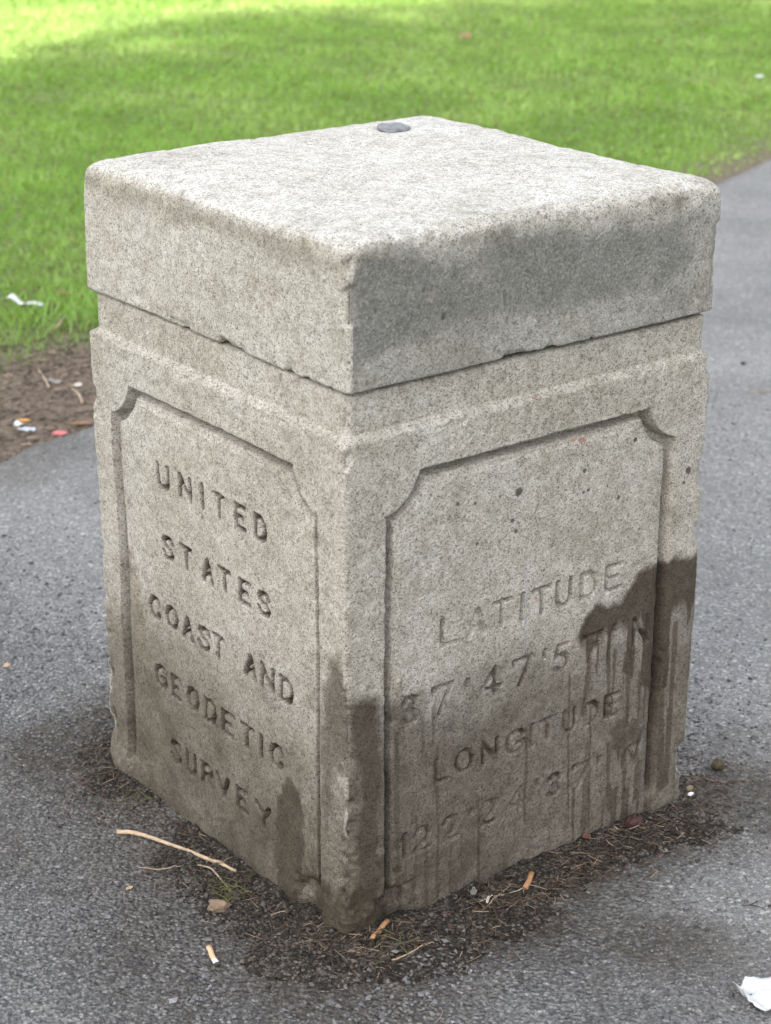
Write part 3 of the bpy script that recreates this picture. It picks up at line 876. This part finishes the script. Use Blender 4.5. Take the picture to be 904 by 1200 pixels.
OCT = np.array([[1, 0, 0], [0, 1, 0], [-1, 0, 0], [0, -1, 0], [0, 0, 1], [0, 0, -1]], float)
OCF = np.array([[0, 1, 4], [1, 2, 4], [2, 3, 4], [3, 0, 4], [1, 0, 5], [2, 1, 5], [3, 2, 5], [0, 3, 5]])
def chips(name, x, y, size, tint, mat, label, sink=.25):
    k = len(x)
    V = np.repeat(OCT[None], k, 0)*(1+rng.uniform(-.35, .35, (k, 6, 1)))
    V = V + rng.uniform(-.25, .25, (k, 6, 3))
    V[:, :, 2] *= rng.uniform(.45, .8, (k, 1))
    V[:, :, 0] *= rng.uniform(.8, 1.3, (k, 1))
    a = rng.uniform(0, 2*math.pi, k); ca, sa = np.cos(a)[:, None], np.sin(a)[:, None]
    vx = V[:, :, 0]*ca-V[:, :, 1]*sa; vy = V[:, :, 0]*sa+V[:, :, 1]*ca
    V[:, :, 0], V[:, :, 1] = vx.copy(), vy.copy()
    V *= size[:, None, None]
    V[:, :, 0] += x[:, None]; V[:, :, 1] += y[:, None]
    V[:, :, 2] += (surf(x, y)+size*sink)[:, None]
    Fc = (OCF[None]+(np.arange(k)*6)[:, None, None]).reshape(-1, 3)
    me = raw_mesh(name, V.reshape(-1, 3), Fc, mat, False)
    set_attr(me, 'tint', np.repeat(tint, 6, 0))
    return tag(obj(name, me), label, kind='stuff')

def grey(k, lo, hi, warm=.0):
    g = rng.uniform(lo, hi, k)*np.where(rng.random(k) < .05, 1.6, 1)
    w = rng.uniform(-.5, 1, k)*warm
    return np.stack([g*(1+w), g, g*(1.05-w)], -1)

# gravelly asphalt: aggregate standing proud of the worn binder
K = 110000
x = rng.uniform(-1.25, 1.9, K); y = rng.uniform(-1.1, 1.75, K)
t_, n_ = xy_to_tn(x, y)
bd = base_dist(x, y)
P = np.stack([x, y, 0*x], -1)
lefty = sstep(.25, -.25, x+.1*y)
dens = .10+.75*lefty*sstep(1.2, .1, bd)+.65*sstep(.22, .05, bd)
dens *= .35+1.1*sstep(.35, .65, fbm(P, 5, 3, 150))
rgt = sstep(.3, .45, x)*sstep(.75, .5, x)*sstep(-.5, -.3, y)*sstep(.25, -.05, y)
dens += .45*rgt
toward = (x-CAM[0])*c_f[0]+(y-CAM[1])*c_f[1]
keep = (rng.random(K) < dens) & (bd > .006) & (n_ < -.03)
x, y, bd = x[keep], y[keep], bd[keep]
sz = rng.uniform(.0016, .0038, len(x))*np.where(rng.random(len(x)) < .09, 1.6, 1)
tint = grey(len(x), .05, .20, .06)
dk = sstep(.22, .03, bd+(fbm(np.stack([x, y, 0*x], -1), 7, 2, 151)-.5)*.3)
tint = tint*(1-dk[:, None]*np.array([.45, .52, .6]))
chips('gravel', x, y, sz, tint, M['chips'], 'grey stone chips of the worn gravelly asphalt')
# clods on the bare verge
K = 9000
t_ = rng.uniform(-.8, 2.8, K); n_ = rng.uniform(.0, .75, K)
x, y = tn_to_xy(t_, n_)
keep = rng.random(K) > grass_cover(x, y)*.9
x, y = x[keep], y[keep]
cz = rng.uniform(.003, .009, len(x))*np.where(rng.random(len(x)) < .06, 2.0, 1)
br = rng.uniform(.05, .19, len(x))
chips('soil_clods', x, y, cz, np.stack([br*1.15, br*.88, br*.68], -1), M['chips'], 'brown clods and crumbs of bare earth beside the path')

def strands(name, x, y, ln, wd, tint, label, mat, lift=.002, bend=.25):
    """thin curved dry needles / stalks lying on the ground: 3 segment triangular prisms"""
    k = len(x)
    a = rng.uniform(0, 2*math.pi, k)
    c = rng.normal(0, bend, k)
    V = np.zeros((k, 4, 3, 3))
    z0 = surf(x, y)+lift+rng.uniform(0, .004, k)
    sl_ = rng.normal(0, .12, k)
    for i in range(4):
        u = (i/3-.5)
        aa = a+c*u
        px = x+np.cos(aa)*ln*u; py = y+np.sin(aa)*ln*u
        pz = np.maximum(z0+sl_*ln*u, surf(px, py)+.0005)
        w = wd*(1-.5*abs(u))
        for j in range(3):
            b = j*2*math.pi/3
            V[:, i, j, 0] = px-np.sin(aa)*np.cos(b)*w
            V[:, i, j, 1] = py+np.cos(aa)*np.cos(b)*w
            V[:, i, j, 2] = pz+np.sin(b)*w
    f = []
    for i in range(3):
        for j in range(3):
            f.append([i*3+j, i*3+(j+1) % 3, (i+1)*3+(j+1) % 3, (i+1)*3+j])
    Fc = (np.array(f)[None]+(np.arange(k)*12)[:, None, None]).reshape(-1, 4)
    me = raw_mesh(name, V.reshape(-1, 3), Fc, mat)
    set_attr(me, 'tint', np.repeat(tint, 12, 0))
    return tag(obj(name, me), label, kind='stuff')

def straw_tint(k):
    b = rng.choice([.035, .06, .09, .16, .28], k, p=[.30, .26, .2, .15, .09])*rng.uniform(.8, 1.2, k)
    return np.stack([b*1.12, b*.83, b*.6], -1)
K = 70000
x = rng.uniform(-.8, .6, K); y = rng.uniform(-.7, .45, K)
bd = base_dist(x, y)
P = np.stack([x, y, 0*x], -1)
cl = fbm(P, 9, 3, 160)
dens = sstep(.15, .02, bd+(cl-.5)*.26)*sstep(.35, .6, cl+.08)*.8
dens *= np.where((y < -.28), 1.0, .5)
dens *= .35+.65*sstep(-.36, -.30, x+0*y)*sstep(.35, .2, x) + .5*np.exp(-(np.hypot(x+.37, y+.12)/.1)**2) + .4*np.exp(-(np.hypot(x+.3, y+.4)/.1)**2)
dens += .02*sstep(.5, .1, bd)*sstep(.45, .6, cl)
keep = (rng.random(K) < dens) & (bd > .008)
x, y = x[keep], y[keep]
strands('dry_needles', x, y, rng.uniform(.006, .028, len(x)), rng.uniform(.0004, .0009, len(x)), straw_tint(len(x)), 'dry brown needles and grass stalks littering the foot of the stone', M['needles'])
# bark and leaf crumbs
K = 9000
x = rng.uniform(-.6, .5, K); y = rng.uniform(-.62, .3, K)
bd = base_dist(x, y)
keep = (rng.random(K) < sstep(.15, .02, bd+(fbm(np.stack([x, y, 0*x], -1), 8, 3, 161)-.5)*.25)) & (bd > .008)
x, y = x[keep], y[keep]
b = rng.uniform(.02, .08, len(x))
chips('leaf_crumbs', x, y, rng.uniform(.0012, .004, len(x)), np.stack([b*1.3, b*.85, b*.6], -1), M['chips'], 'dark leaf and bark crumbs around the foot of the stone', .1)

# ------------------------------------------------------------------ stuff: the lawn's grass blades
def wedge_points(K, r0, r1, a0, a1, power):
    u = rng.random(K)
    r = (r0**power+u*(r1**power-r0**power))**(1/power)
    a = rng.uniform(a0, a1, K)
    base = math.atan2(c_f[1], c_f[0])
    return CAM[0]+r*np.cos(base+a), CAM[1]+r*np.sin(base+a), r
x, y, r = wedge_points(270000, 3.9, 17.0, -.30, .30, 1.05)
t_, n_ = xy_to_tn(x, y)
cov = np.where(n_ > .0, grass_cover(x, y), 0)
P = np.stack([x, y, 0*x], -1)
cl = fbm(P, 11, 3, 170)
keep = (n_ > .01) & (rng.random(len(x)) < np.clip(cov*(.55+.9*cl), 0, 1))
x, y, r, cl, cov, n_, t_ = [q_[keep] for q_ in (x, y, r, cl, cov, n_, t_)]
k = len(x)
clump = fbm(np.stack([x, y, 0*x], -1), 3.0, 3, 171)
tall = sstep(1.2, .5, n_)*sstep(.5, .7, cov)*sstep(2.4, 1.0, t_)
ht = rng.uniform(.018, .038, k)*(.6+.9*clump)*(1+.5*tall)*(.45+.55*cov)
wd = rng.uniform(.0016, .003, k)*(.7+r/9)
a = rng.uniform(0, 2*math.pi, k); lean = rng.uniform(.3, 1.5, k)*ht
dx, dy = np.cos(a), np.sin(a)
z0 = soil_h(x, y)-.003
B = np.zeros((k, 5, 3))
fa = rng.uniform(0, 2*math.pi, k)
wx, wy = np.cos(fa)*wd, np.sin(fa)*wd
for i, (lz, lh, ws) in enumerate(((0, 0, 1), (0, 0, -1), (.6, .35, .8), (.6, .35, -.8), (1, 1, 0))):
    B[:, i, 0] = x+dx*lean*lh+wx*ws; B[:, i, 1] = y+dy*lean*lh+wy*ws; B[:, i, 2] = z0+ht*lz
q4 = (np.array([[0, 1, 3, 2]])[None]+(np.arange(k)*5)[:, None, None]).reshape(-1, 4)
q3 = (np.array([[2, 3, 4]])[None]+(np.arange(k)*5)[:, None, None]).reshape(-1, 3)
me = raw_mesh('grass', B.reshape(-1, 3), [q4, q3], M['grass'])
v = rng.uniform(.75, 1.25, k)*(.75+.5*clump)
yel = np.clip(rng.normal(.25, .25, k)+(fbm(np.stack([x, y, 0*x], -1), 1.6, 3, 172)-.5)*1.6, 0, 1)
dry = rng.random(k) < (.05+.10*(1-cov))
g0 = np.array([.235, .385, .09]); g1 = np.array([.40, .51, .195])
tint = (g0[None]*(1-yel[:, None])+g1[None]*yel[:, None])*v[:, None]
dull = sstep(.9, .2, n_)*sstep(2.4, .8, t_)
tint = tint*(1-.35*dull[:, None]*np.array([.8, .7, .2]))
tint[dry] = np.array([.26, .22, .11])*v[dry][:, None]
set_attr(me, 'tint', np.repeat(tint, 5, 0))
tag(obj('grass', me), 'short bright green lawn grass', kind='stuff')

# a few living blades at the foot of the stone
K = 70
cx = np.array([-.391, -.353, -.293, -.385]); cy = np.array([-.108, .2, -.369, -.14])
w_ = rng.integers(0, 4, K)
x = cx[w_]+rng.normal(0, .016, K); y = cy[w_]+rng.normal(0, .016, K)
g = rng.uniform(.6, 1.2, K)[:, None]*np.array([[.13, .125, .05]])
strands('green_blades', x, y, rng.uniform(.012, .032, K), rng.uniform(.0006, .001, K), g, 'thin green blades sprouting at the foot of the stone', M['needles'], .003, .6)

# ------------------------------------------------------------------ litter: individual things
def gz(x, y): return float(surf(x, y)[0])
def tube(pts, rad, n=8, rough=0.0):
    pts = np.array(pts, float)
    V = []
    for i, p in enumerate(pts):
        d = pts[min(i+1, len(pts)-1)]-pts[max(i-1, 0)]
        d /= np.linalg.norm(d)
        a = np.cross(d, [0, 0, 1]); a /= max(np.linalg.norm(a), 1e-9)
        b = np.cross(a, d)
        for k in range(n):
            an = 2*math.pi*k/n
            rr = rad[i]*(1+rough*rng.uniform(-1, 1))
            V.append(p+(a*math.cos(an)+b*math.sin(an))*rr)
    V = np.array(V)
    F = ring_faces(len(pts), n)
    e0 = np.array([np.arange(n)[::-1]]); e1 = np.array([np.arange(n)+(len(pts)-1)*n])
    return V, [F, e0, e1]
def smooth_path(P, m=14):
    P = np.array(P, float)
    u = np.linspace(0, len(P)-1, m)
    out = np.stack([np.interp(u, np.arange(len(P)), P[:, i]) for i in range(P.shape[1])], -1)
    for _ in range(2): out[1:-1] = (out[:-2]+2*out[1:-1]+out[2:])/4
    return out
def stick(name, path, r0, r1, mat, label, cat='stick', lift=.001, group=None, knot=None):
    p2 = smooth_path(path)
    zz = np.array([gz(a, b) for a, b in p2])
    zz = np.maximum(zz, np.convolve(np.pad(zz, 3, 'edge'), np.ones(7)/7, 'valid'))
    rad = np.linspace(r0, r1, len(p2))*(1+.12*rng.uniform(-1, 1, len(p2)))
    if knot: rad[knot] *= 1.5
    P3 = np.concatenate([p2, (zz+rad*.8+lift)[:, None]], 1)
    c = P3[0].copy(); c[2] = gz(c[0], c[1])
    V, F = tube(P3-c, rad, 8, .08)
    o = obj(name, raw_mesh(name, V, F, mat), None, tuple(c))
    return tag(o, label, cat, group)
s_ = stick('stick', [(-.433, .124), (-.415, .114), (-.398, .074), (-.369, -.024), (-.36, -.06), (-.354, -.085)], .0035, .0022, M['stick'], 'pale peeled stick lying beside the stone\'s carved left face', knot=10)
stick('twig', [(-.457, .019), (-.438, -.004), (-.407, -.019)], .0009, .0008, M['twig'], 'thin straight dry stalk next to the pale stick', 'twig')
stick('twig', [(-.386, -.031), (-.377, -.059), (-.383, -.095), (-.388, -.125)], .0016, .0011, M['twig'], 'crooked grey-brown twig below the end of the pale stick', 'twig')
stick('twig', [(.595, 2.299), (.575, 2.235), (.551, 2.158)], .003, .004, M['twig'], 'short dry twig on bare earth farther from the asphalt', 'twig')
stick('twig', [(.597, 2.124), (.58, 2.05), (.558, 1.996)], .0032, .004, M['twig'], 'dry twig on bare earth close to the asphalt edge', 'twig')
stick('stick', [(.816, 2.608), (.86, 2.66), (.906, 2.706)], .006, .005, M['twig'], 'grey stick lying in the thin grass behind the marker')
stick('twig', [(1.954, 1.034), (1.98, 1.03), (2.011, 1.009), (2.05, 1.005)], .0016, .0012, M['twig'], 'lone thin twig on clean asphalt behind the marker', 'twig')
stick('twig', [(-.145, -.385), (-.10, -.368), (-.055, -.352)], .0009, .0007, M['tan_leaf'], 'straw stalk lying against an orange cigarette end', 'twig')
stick('twig', [(-.12, -.36), (-.09, -.365), (-.04, -.37)], .0008, .0007, M['pale_leaf'], 'fine pale stalk under the stained panel', 'twig')
stick('twig', [(-.31, -.40), (-.27, -.40), (-.235, -.395)], .001, .0008, M['tan_leaf'], 'reddish straw at the broken front corner of the stone', 'twig')

def butt(a, b, filt, label, paper=.25, flat=.8):
    a = np.array(a); b = np.array(b)
    L = np.hypot(*(b-a)); ang = math.atan2(b[1]-a[1], b[0]-a[0])
    zb = max(gz(*a), gz(*b), gz(*((a+b)/2)))
    t = tag(empty('cigarette_butt', (a[0], a[1], zb), ang), label, 'cigarette', 'cigarette ends on the ground')
    r = .0040
    fl = L*(1-paper)
    def seg(x0, x1, mat, nm, rough=.04, par=t):
        xs = np.linspace(x0, x1, 6)
        V, F = tube([(q_, .0006*math.sin(q_*200), r*flat+.0004) for q_ in xs], [r*(1+.05*math.sin(q_*900)) for q_ in xs], 14, rough)
        V[:, 2] = (V[:, 2]-r*flat)*flat+r*flat
        return obj(nm, raw_mesh(nm, V, F, mat), par)
    seg(0, fl, filt, 'filter')
    if paper == 0: return t
    p = seg(fl*1.001, L, M['cig_paper'], 'paper_end', .12)
    seg(L*.995, L+.0012, M['ash'], 'ash', .2, p)
    return t
butt((-.486, -.216), (-.499, -.256), M['filter_tan'], 'tan cigarette end with white torn tip on gravelly asphalt')
butt((-.303, -.346), (-.259, -.323), M['filter_orange'], 'orange brown cigarette end at the broken front corner of the stone', 0)
butt((-.047, -.374), (-.012, -.349), M['filter_orange'], 'orange cigarette end among needles below the stained panel', 0)

def rock(name, x, y, size, mat, label, cat, sq=(1, 1, .7), amp=.35, freq=2.2, seed=0, rz=0.0, sub=3):
    import bmesh
    bm = bmesh.new()
    bmesh.ops.create_icosphere(bm, subdivisions=sub, radius=1)
    me = bpy.data.meshes.new(name)
    bm.to_mesh(me); bm.free()
    nv = len(me.vertices)
    V = np.zeros(nv*3); me.vertices.foreach_get('co', V); V = V.reshape(-1, 3)
    d = 1+amp*2*(fbm(V+seed*3.1, freq, 3, 200+seed)-.5)
    V = V*d[:, None]*np.array(sq)*size
    V[:, 2] -= V[:, 2].min()*.8
    me.vertices.foreach_set('co', V.astype(np.float32).ravel())
    me.materials.append(mat)
    me.polygons.foreach_set('use_smooth', np.full(len(me.polygons), cat not in ('stone', 'pebble')))
    me.update()
    return tag(obj(name, me, None, (x, y, gz(x, y)-size*.05), (0, 0, rz)), label, cat)
rock('stone', .44, -.29, .0125, M['stone_brown'], 'dark brown angular stone on asphalt by the right corner', 'stone', (1, .85, .85), .5, 1.6, 1, .4, 2)
rock('pebble', -.426, -.145, .0135, M['stone_tan'], 'tan elongated pebble between the stick and a tan cigarette end', 'pebble', (1.25, .7, .6), .75, 1.5, 2, -.75, 2)
rock('dried_fruit', .197, -.345, .013, M['red_lump'], 'dark red-brown wrinkled lump among needles near the right corner', 'fruit', (1, .9, .9), .45, 2.6, 3)
rock('pebble', .343, -.325, .0048, M['cig_paper'], 'tiny white pebble off the right corner of the stone', 'pebble', (1.2, .8, .7), .3, 2, 4, 0, 2)
rock('pebble', .356, -.309, .0062, M['stone_tan'], 'small orange-tan pebble beside the tiny white one', 'pebble', (1.2, .8, .8), .4, 2, 5, 0, 2)
rock('pebble', 2.135, 1.221, .0075, M['gum'], 'small black pebble alone on clean asphalt', 'pebble', (1, 1, .6), .3, 2, 6, 0, 2)
rock('plastic_scrap', .38, 1.97, .0115, M['plastic_orange'], 'orange plastic scrap on bare earth', 'litter', (1.5, .6, .35), .3, 1.6, 7, -.7)
rock('plastic_scrap', .407, 1.838, .0135, M['plastic_pink'], 'pink plastic scrap on earth at the asphalt edge', 'litter', (1.4, .7, .5), .3, 1.6, 8, -.6)

def sheet(name, outline, mat, label, cat, crumple=.006, freq=35, lift=.002, seed=0, res=16, thick=.0004, group=None):
    """a crumpled flat scrap: outline polygon in world xy filled with a grid, raised in folds"""
    O = np.array(outline, float)
    c = O.mean(0)
    # radial fill
    m = 40
    u = np.linspace(0, len(O), m, endpoint=False)
    i = u.astype(int) % len(O); f = (u-np.floor(u))[:, None]
    rim = O[i]*(1-f)+O[(i+1) % len(O)]*f
    V = [c]
    for k in range(1, res+1): V.extend(c+(rim-c)*k/res)
    V = np.array(V)
    P = np.concatenate([V, np.zeros((len(V), 1))], 1)
    hz = np.abs(fbm(P, freq, 3, 300+seed)-.5)*2*crumple+(fbm(P, freq*3, 2, 310+seed)-.5)*crumple*.5
    hz += surf(V[:, 0], V[:, 1])+lift
    V3 = np.concatenate([V, hz[:, None]], 1)
    base = np.array([c[0], c[1], gz(c[0], c[1])])
    V3 -= base
    k = np.arange(m)
    tri = np.stack([0*k, 1+k, 1+(k+1) % m], -1)
    quads = [np.stack([1+(r_-1)*m+k, 1+r_*m+k, 1+r_*m+(k+1) % m, 1+(r_-1)*m+(k+1) % m], -1) for r_ in range(1, res)]
    nV = len(V3)
    Q = np.concatenate(quads)
    V2 = np.concatenate([V3, V3-[0, 0, thick]])
    rimi = 1+(res-1)*m+k
    wall = np.stack([rimi, rimi+nV, 1+(res-1)*m+(k+1) % m+nV, 1+(res-1)*m+(k+1) % m], -1)
    me = raw_mesh(name, V2, [tri, tri[:, ::-1]+nV, Q, Q[:, ::-1]+nV, wall], mat)
    return tag(obj(name, me, None, tuple(base)), label, cat, group)
sheet('paper_napkin', [(.003, -.728), (.020, -.727), (.038, -.731), (.075, -.735), (.115, -.765), (.095, -.82), (.06, -.83), (.028, -.80), (.017, -.785), (.004, -.788), (-.007, -.779), (-.004, -.765), (0, -.754), (.006, -.742)], M['paper'], 'crumpled white paper napkin on smooth asphalt', 'napkin', .030, 30, .003, 1)
sheet('paper_scrap', [(.805, 2.90), (.822, 2.855), (.83, 2.80), (.862, 2.78), (.885, 2.80), (.865, 2.83), (.845, 2.835), (.83, 2.90)], M['paper'], 'torn white paper strip lying in the grass beyond the earth', 'paper', .02, 18, .022, 2)
sheet('paper_scrap', [(.342, 1.965), (.352, 1.945), (.368, 1.95), (.362, 1.97)], M['paper'], 'small white paper scrap beside the orange plastic', 'paper', .008, 50, .004, 3)
sheet('plastic_scrap', [(.338, 1.925), (.348, 1.90), (.372, 1.896), (.38, 1.915), (.362, 1.93)], M['plastic_blue'], 'pale blue plastic scrap on bare earth near the orange one', 'litter', .008, 50, .004, 4)
sheet('paper_scrap', [(.565, 2.205), (.578, 2.175), (.597, 2.17), (.602, 2.188), (.58, 2.21)], M['grey_leaf'], 'dull grey scrap on bare earth between two twigs', 'paper', .01, 40, .004, 5)
sheet('paper_scrap', [(.606, 2.145), (.612, 2.125), (.63, 2.125), (.632, 2.142)], M['pale_leaf'], 'pale scrap on bare earth near the taller twig', 'paper', .01, 40, .004, 6)
sheet('paper_scrap', [(5.655, 4.40), (5.67, 4.365), (5.70, 4.38), (5.69, 4.42)], M['paper'], 'white scrap far out on the lawn above the path', 'paper', .02, 20, .035, 7)
def leaf(x, y, L, w, ang, mat, label, lift=.002, seed=0):
    O = []
    for u in np.linspace(0, 1, 9): O.append((L*(u-.5), w*math.sin(math.pi*u)**.8))
    for u in np.linspace(1, 0, 9)[1:-1]: O.append((L*(u-.5), -w*math.sin(math.pi*u)**.8))
    ca, sa = math.cos(ang), math.sin(ang)
    O = [(x+a*ca-b*sa, y+a*sa+b*ca) for a, b in O]
    return sheet('leaf', O, mat, label, 'leaf', L*.22, 1.4/L, lift, 20+seed, 6)
leaf(.12, -.324+.0, .022, .006, .4, M['red_leaf'], 'reddish curled leaf against the foot of the stained face', .004, 1)
leaf(-.115, -.339, .016, .005, 1.0, M['grey_leaf'], 'grey round leaf flake below the stained panel', .005, 2)
leaf(-.113, -.368, .020, .0022, .7, M['pale_leaf'], 'slim pale leaf among needles below the stained panel', .006, 3)
leaf(-.496, -.021, .014, .004, .2, M['tan_leaf'], 'small tan leaf on asphalt left of the stick', .002, 4)
leaf(.965, 2.834, .05, .014, -.4, M['brown_leaf'], 'brown leaf lying in thin grass behind the marker', .03, 5)
leaf(5.302, 6.202, .10, .035, .5, M['brown_leaf'], 'brown leaf far out on the sunny lawn', .045, 6)
leaf(-.30, .30+.44, .02, .005, .3, M['tan_leaf'], 'tan leaf flake on coarse asphalt far left of the stone', .002, 7)
leaf(.48, 1.86, .06, .014, -.5, M['brown_leaf'], 'dry brown leaf on earth right at the asphalt edge', .008, 8)

# ------------------------------------------------------------------ the park tree whose crown shades the stone (behind the viewer)
H = 27.0
shade_c = np.array([6.3, -.1])
cot = 1/math.tan(SUN_EL)
hd = np.array([sun_vec.x, sun_vec.y]); hd /= np.linalg.norm(hd)
cc = shade_c+hd*cot*H
tree = tag(empty('unseen_tree', (cc[0], cc[1], -.12)), 'large leafy broadleaf park tree shading the path from behind the viewer', 'tree')
limb_pts = []
V_all, F_all, off = [], [], 0
def add_tube(pts, rad):
    global off
    V, Fs = tube(pts, rad, 10, .06)
    V_all.append(V); F_all.append(Fs[0]+off); off += len(V)
add_tube([(0, 0, 0), (.05, 0, .6), (.1, .05, 5), (.15, 0, 12), (.1, -.1, 20), (0, 0, 27)], [.75, .58, .5, .42, .28, .08])
for i in range(9):
    a = i*2.4; z0_ = 19+i*.6; L = 4.6-i*.2
    p = [(0.1, 0, z0_)]
    for u in (.33, .66, 1): p.append((math.cos(a+.2*u)*L*u, math.sin(a+.2*u)*L*u, z0_+2.2*u+.8*u*u))
    add_tube(p, [.2, .14, .09, .04])
obj('trunk', raw_mesh('trunk', np.concatenate(V_all), np.concatenate(F_all), M['bark']), tree)
K = 85000
u = rng.normal(size=(K, 3)); u /= np.linalg.norm(u, axis=1, keepdims=True)
rad = rng.random(K)**(1/2.2)
lob = .92+.18*(fbm(u*1.0+5, 2.2, 2, 180))
C = u*(rad*lob)[:, None]*np.array([8.2, 8.2, 3.3])+np.array([0, 0, H-1.0])
a1 = rng.normal(size=(K, 3)); a1 /= np.linalg.norm(a1, axis=1, keepdims=True)
a2 = np.cross(a1, rng.normal(size=(K, 3))); a2 /= np.linalg.norm(a2, axis=1, keepdims=True)
ls = rng.uniform(.10, .19, K)[:, None]
Q = np.stack([C-a1*ls, C+a2*ls*.55, C+a1*ls, C-a2*ls*.55], 1).reshape(-1, 3)
me = raw_mesh('crown', Q, (np.arange(4)[None]+(np.arange(K)*4)[:, None]), M['leaf'])
g = rng.uniform(.6, 1.3, K)[:, None]*np.array([[.05, .09, .02]])
set_attr(me, 'tint', np.repeat(g, 4, 0))
obj('crown', me, tree)

# ------------------------------------------------------------------ trees added all round, far outside the view, to hold back the low sky
def copy_tree(src, loc, rz, sc):
    c = src.copy(); COL.objects.link(c)
    c.location = loc; c.rotation_euler = (0, 0, rz); c.scale = (sc, sc, sc)
    for ch in src.children:
        d_ = ch.copy(); COL.objects.link(d_); d_.parent = c
    return c
low = tag(empty('unseen_tree', (0, 0, -.12)), 'unseen low broadleaf tree added at the park edge to block low sky', 'tree', 'unseen trees added round the park')
V, Fs = tube([(0, 0, 0), (.03, 0, .4), (.1, .05, 2), (.05, 0, 5)], [.34, .26, .22, .08], 10, .06)
obj('trunk', raw_mesh('trunk', V, Fs, M['bark']), low)
K = 9000
u = rng.normal(size=(K, 3)); u /= np.linalg.norm(u, axis=1, keepdims=True)
C = u*(rng.random(K)**(1/2.6)*(.8+.4*fbm(u+9, 2.2, 2, 181)))[:, None]*np.array([4.9, 4.9, 3.6])+np.array([0, 0, 4.9])
a1 = rng.normal(size=(K, 3)); a1 /= np.linalg.norm(a1, axis=1, keepdims=True)
a2 = np.cross(a1, rng.normal(size=(K, 3))); a2 /= np.linalg.norm(a2, axis=1, keepdims=True)
ls = rng.uniform(.16, .30, K)[:, None]
Q = np.stack([C-a1*ls, C+a2*ls*.55, C+a1*ls, C-a2*ls*.55], 1).reshape(-1, 3)
me = raw_mesh('crown', Q, (np.arange(4)[None]+(np.arange(K)*4)[:, None]), M['leaf'])
set_attr(me, 'tint', np.repeat(rng.uniform(.6, 1.3, K)[:, None]*np.array([[.05, .09, .02]]), 4, 0))
obj('crown', me, low)
for i in range(20):
    a = 2*math.pi*i/20+rng.uniform(-.08, .08)
    R_ = rng.uniform(25, 31)
    loc = (3+R_*math.cos(a), 3+R_*math.sin(a), -.12)
    if i == 0: low.location = loc
    else: copy_tree(low, loc, rng.uniform(0, 6), rng.uniform(.9, 1.2))

# scattered dry stalks and dead leaf bits on the bare verge and at the grass edge
K = 2600
t_ = rng.uniform(-.8, 2.6, K); n_ = rng.uniform(.02, 1.1, K)
x, y = tn_to_xy(t_, n_)
strands('verge_stalks', x, y, rng.uniform(.015, .06, K), rng.uniform(.0007, .0018, K), straw_tint(K)*1.3, 'dry stalks strewn over the bare verge and thin grass', M['needles'], .004, .5)
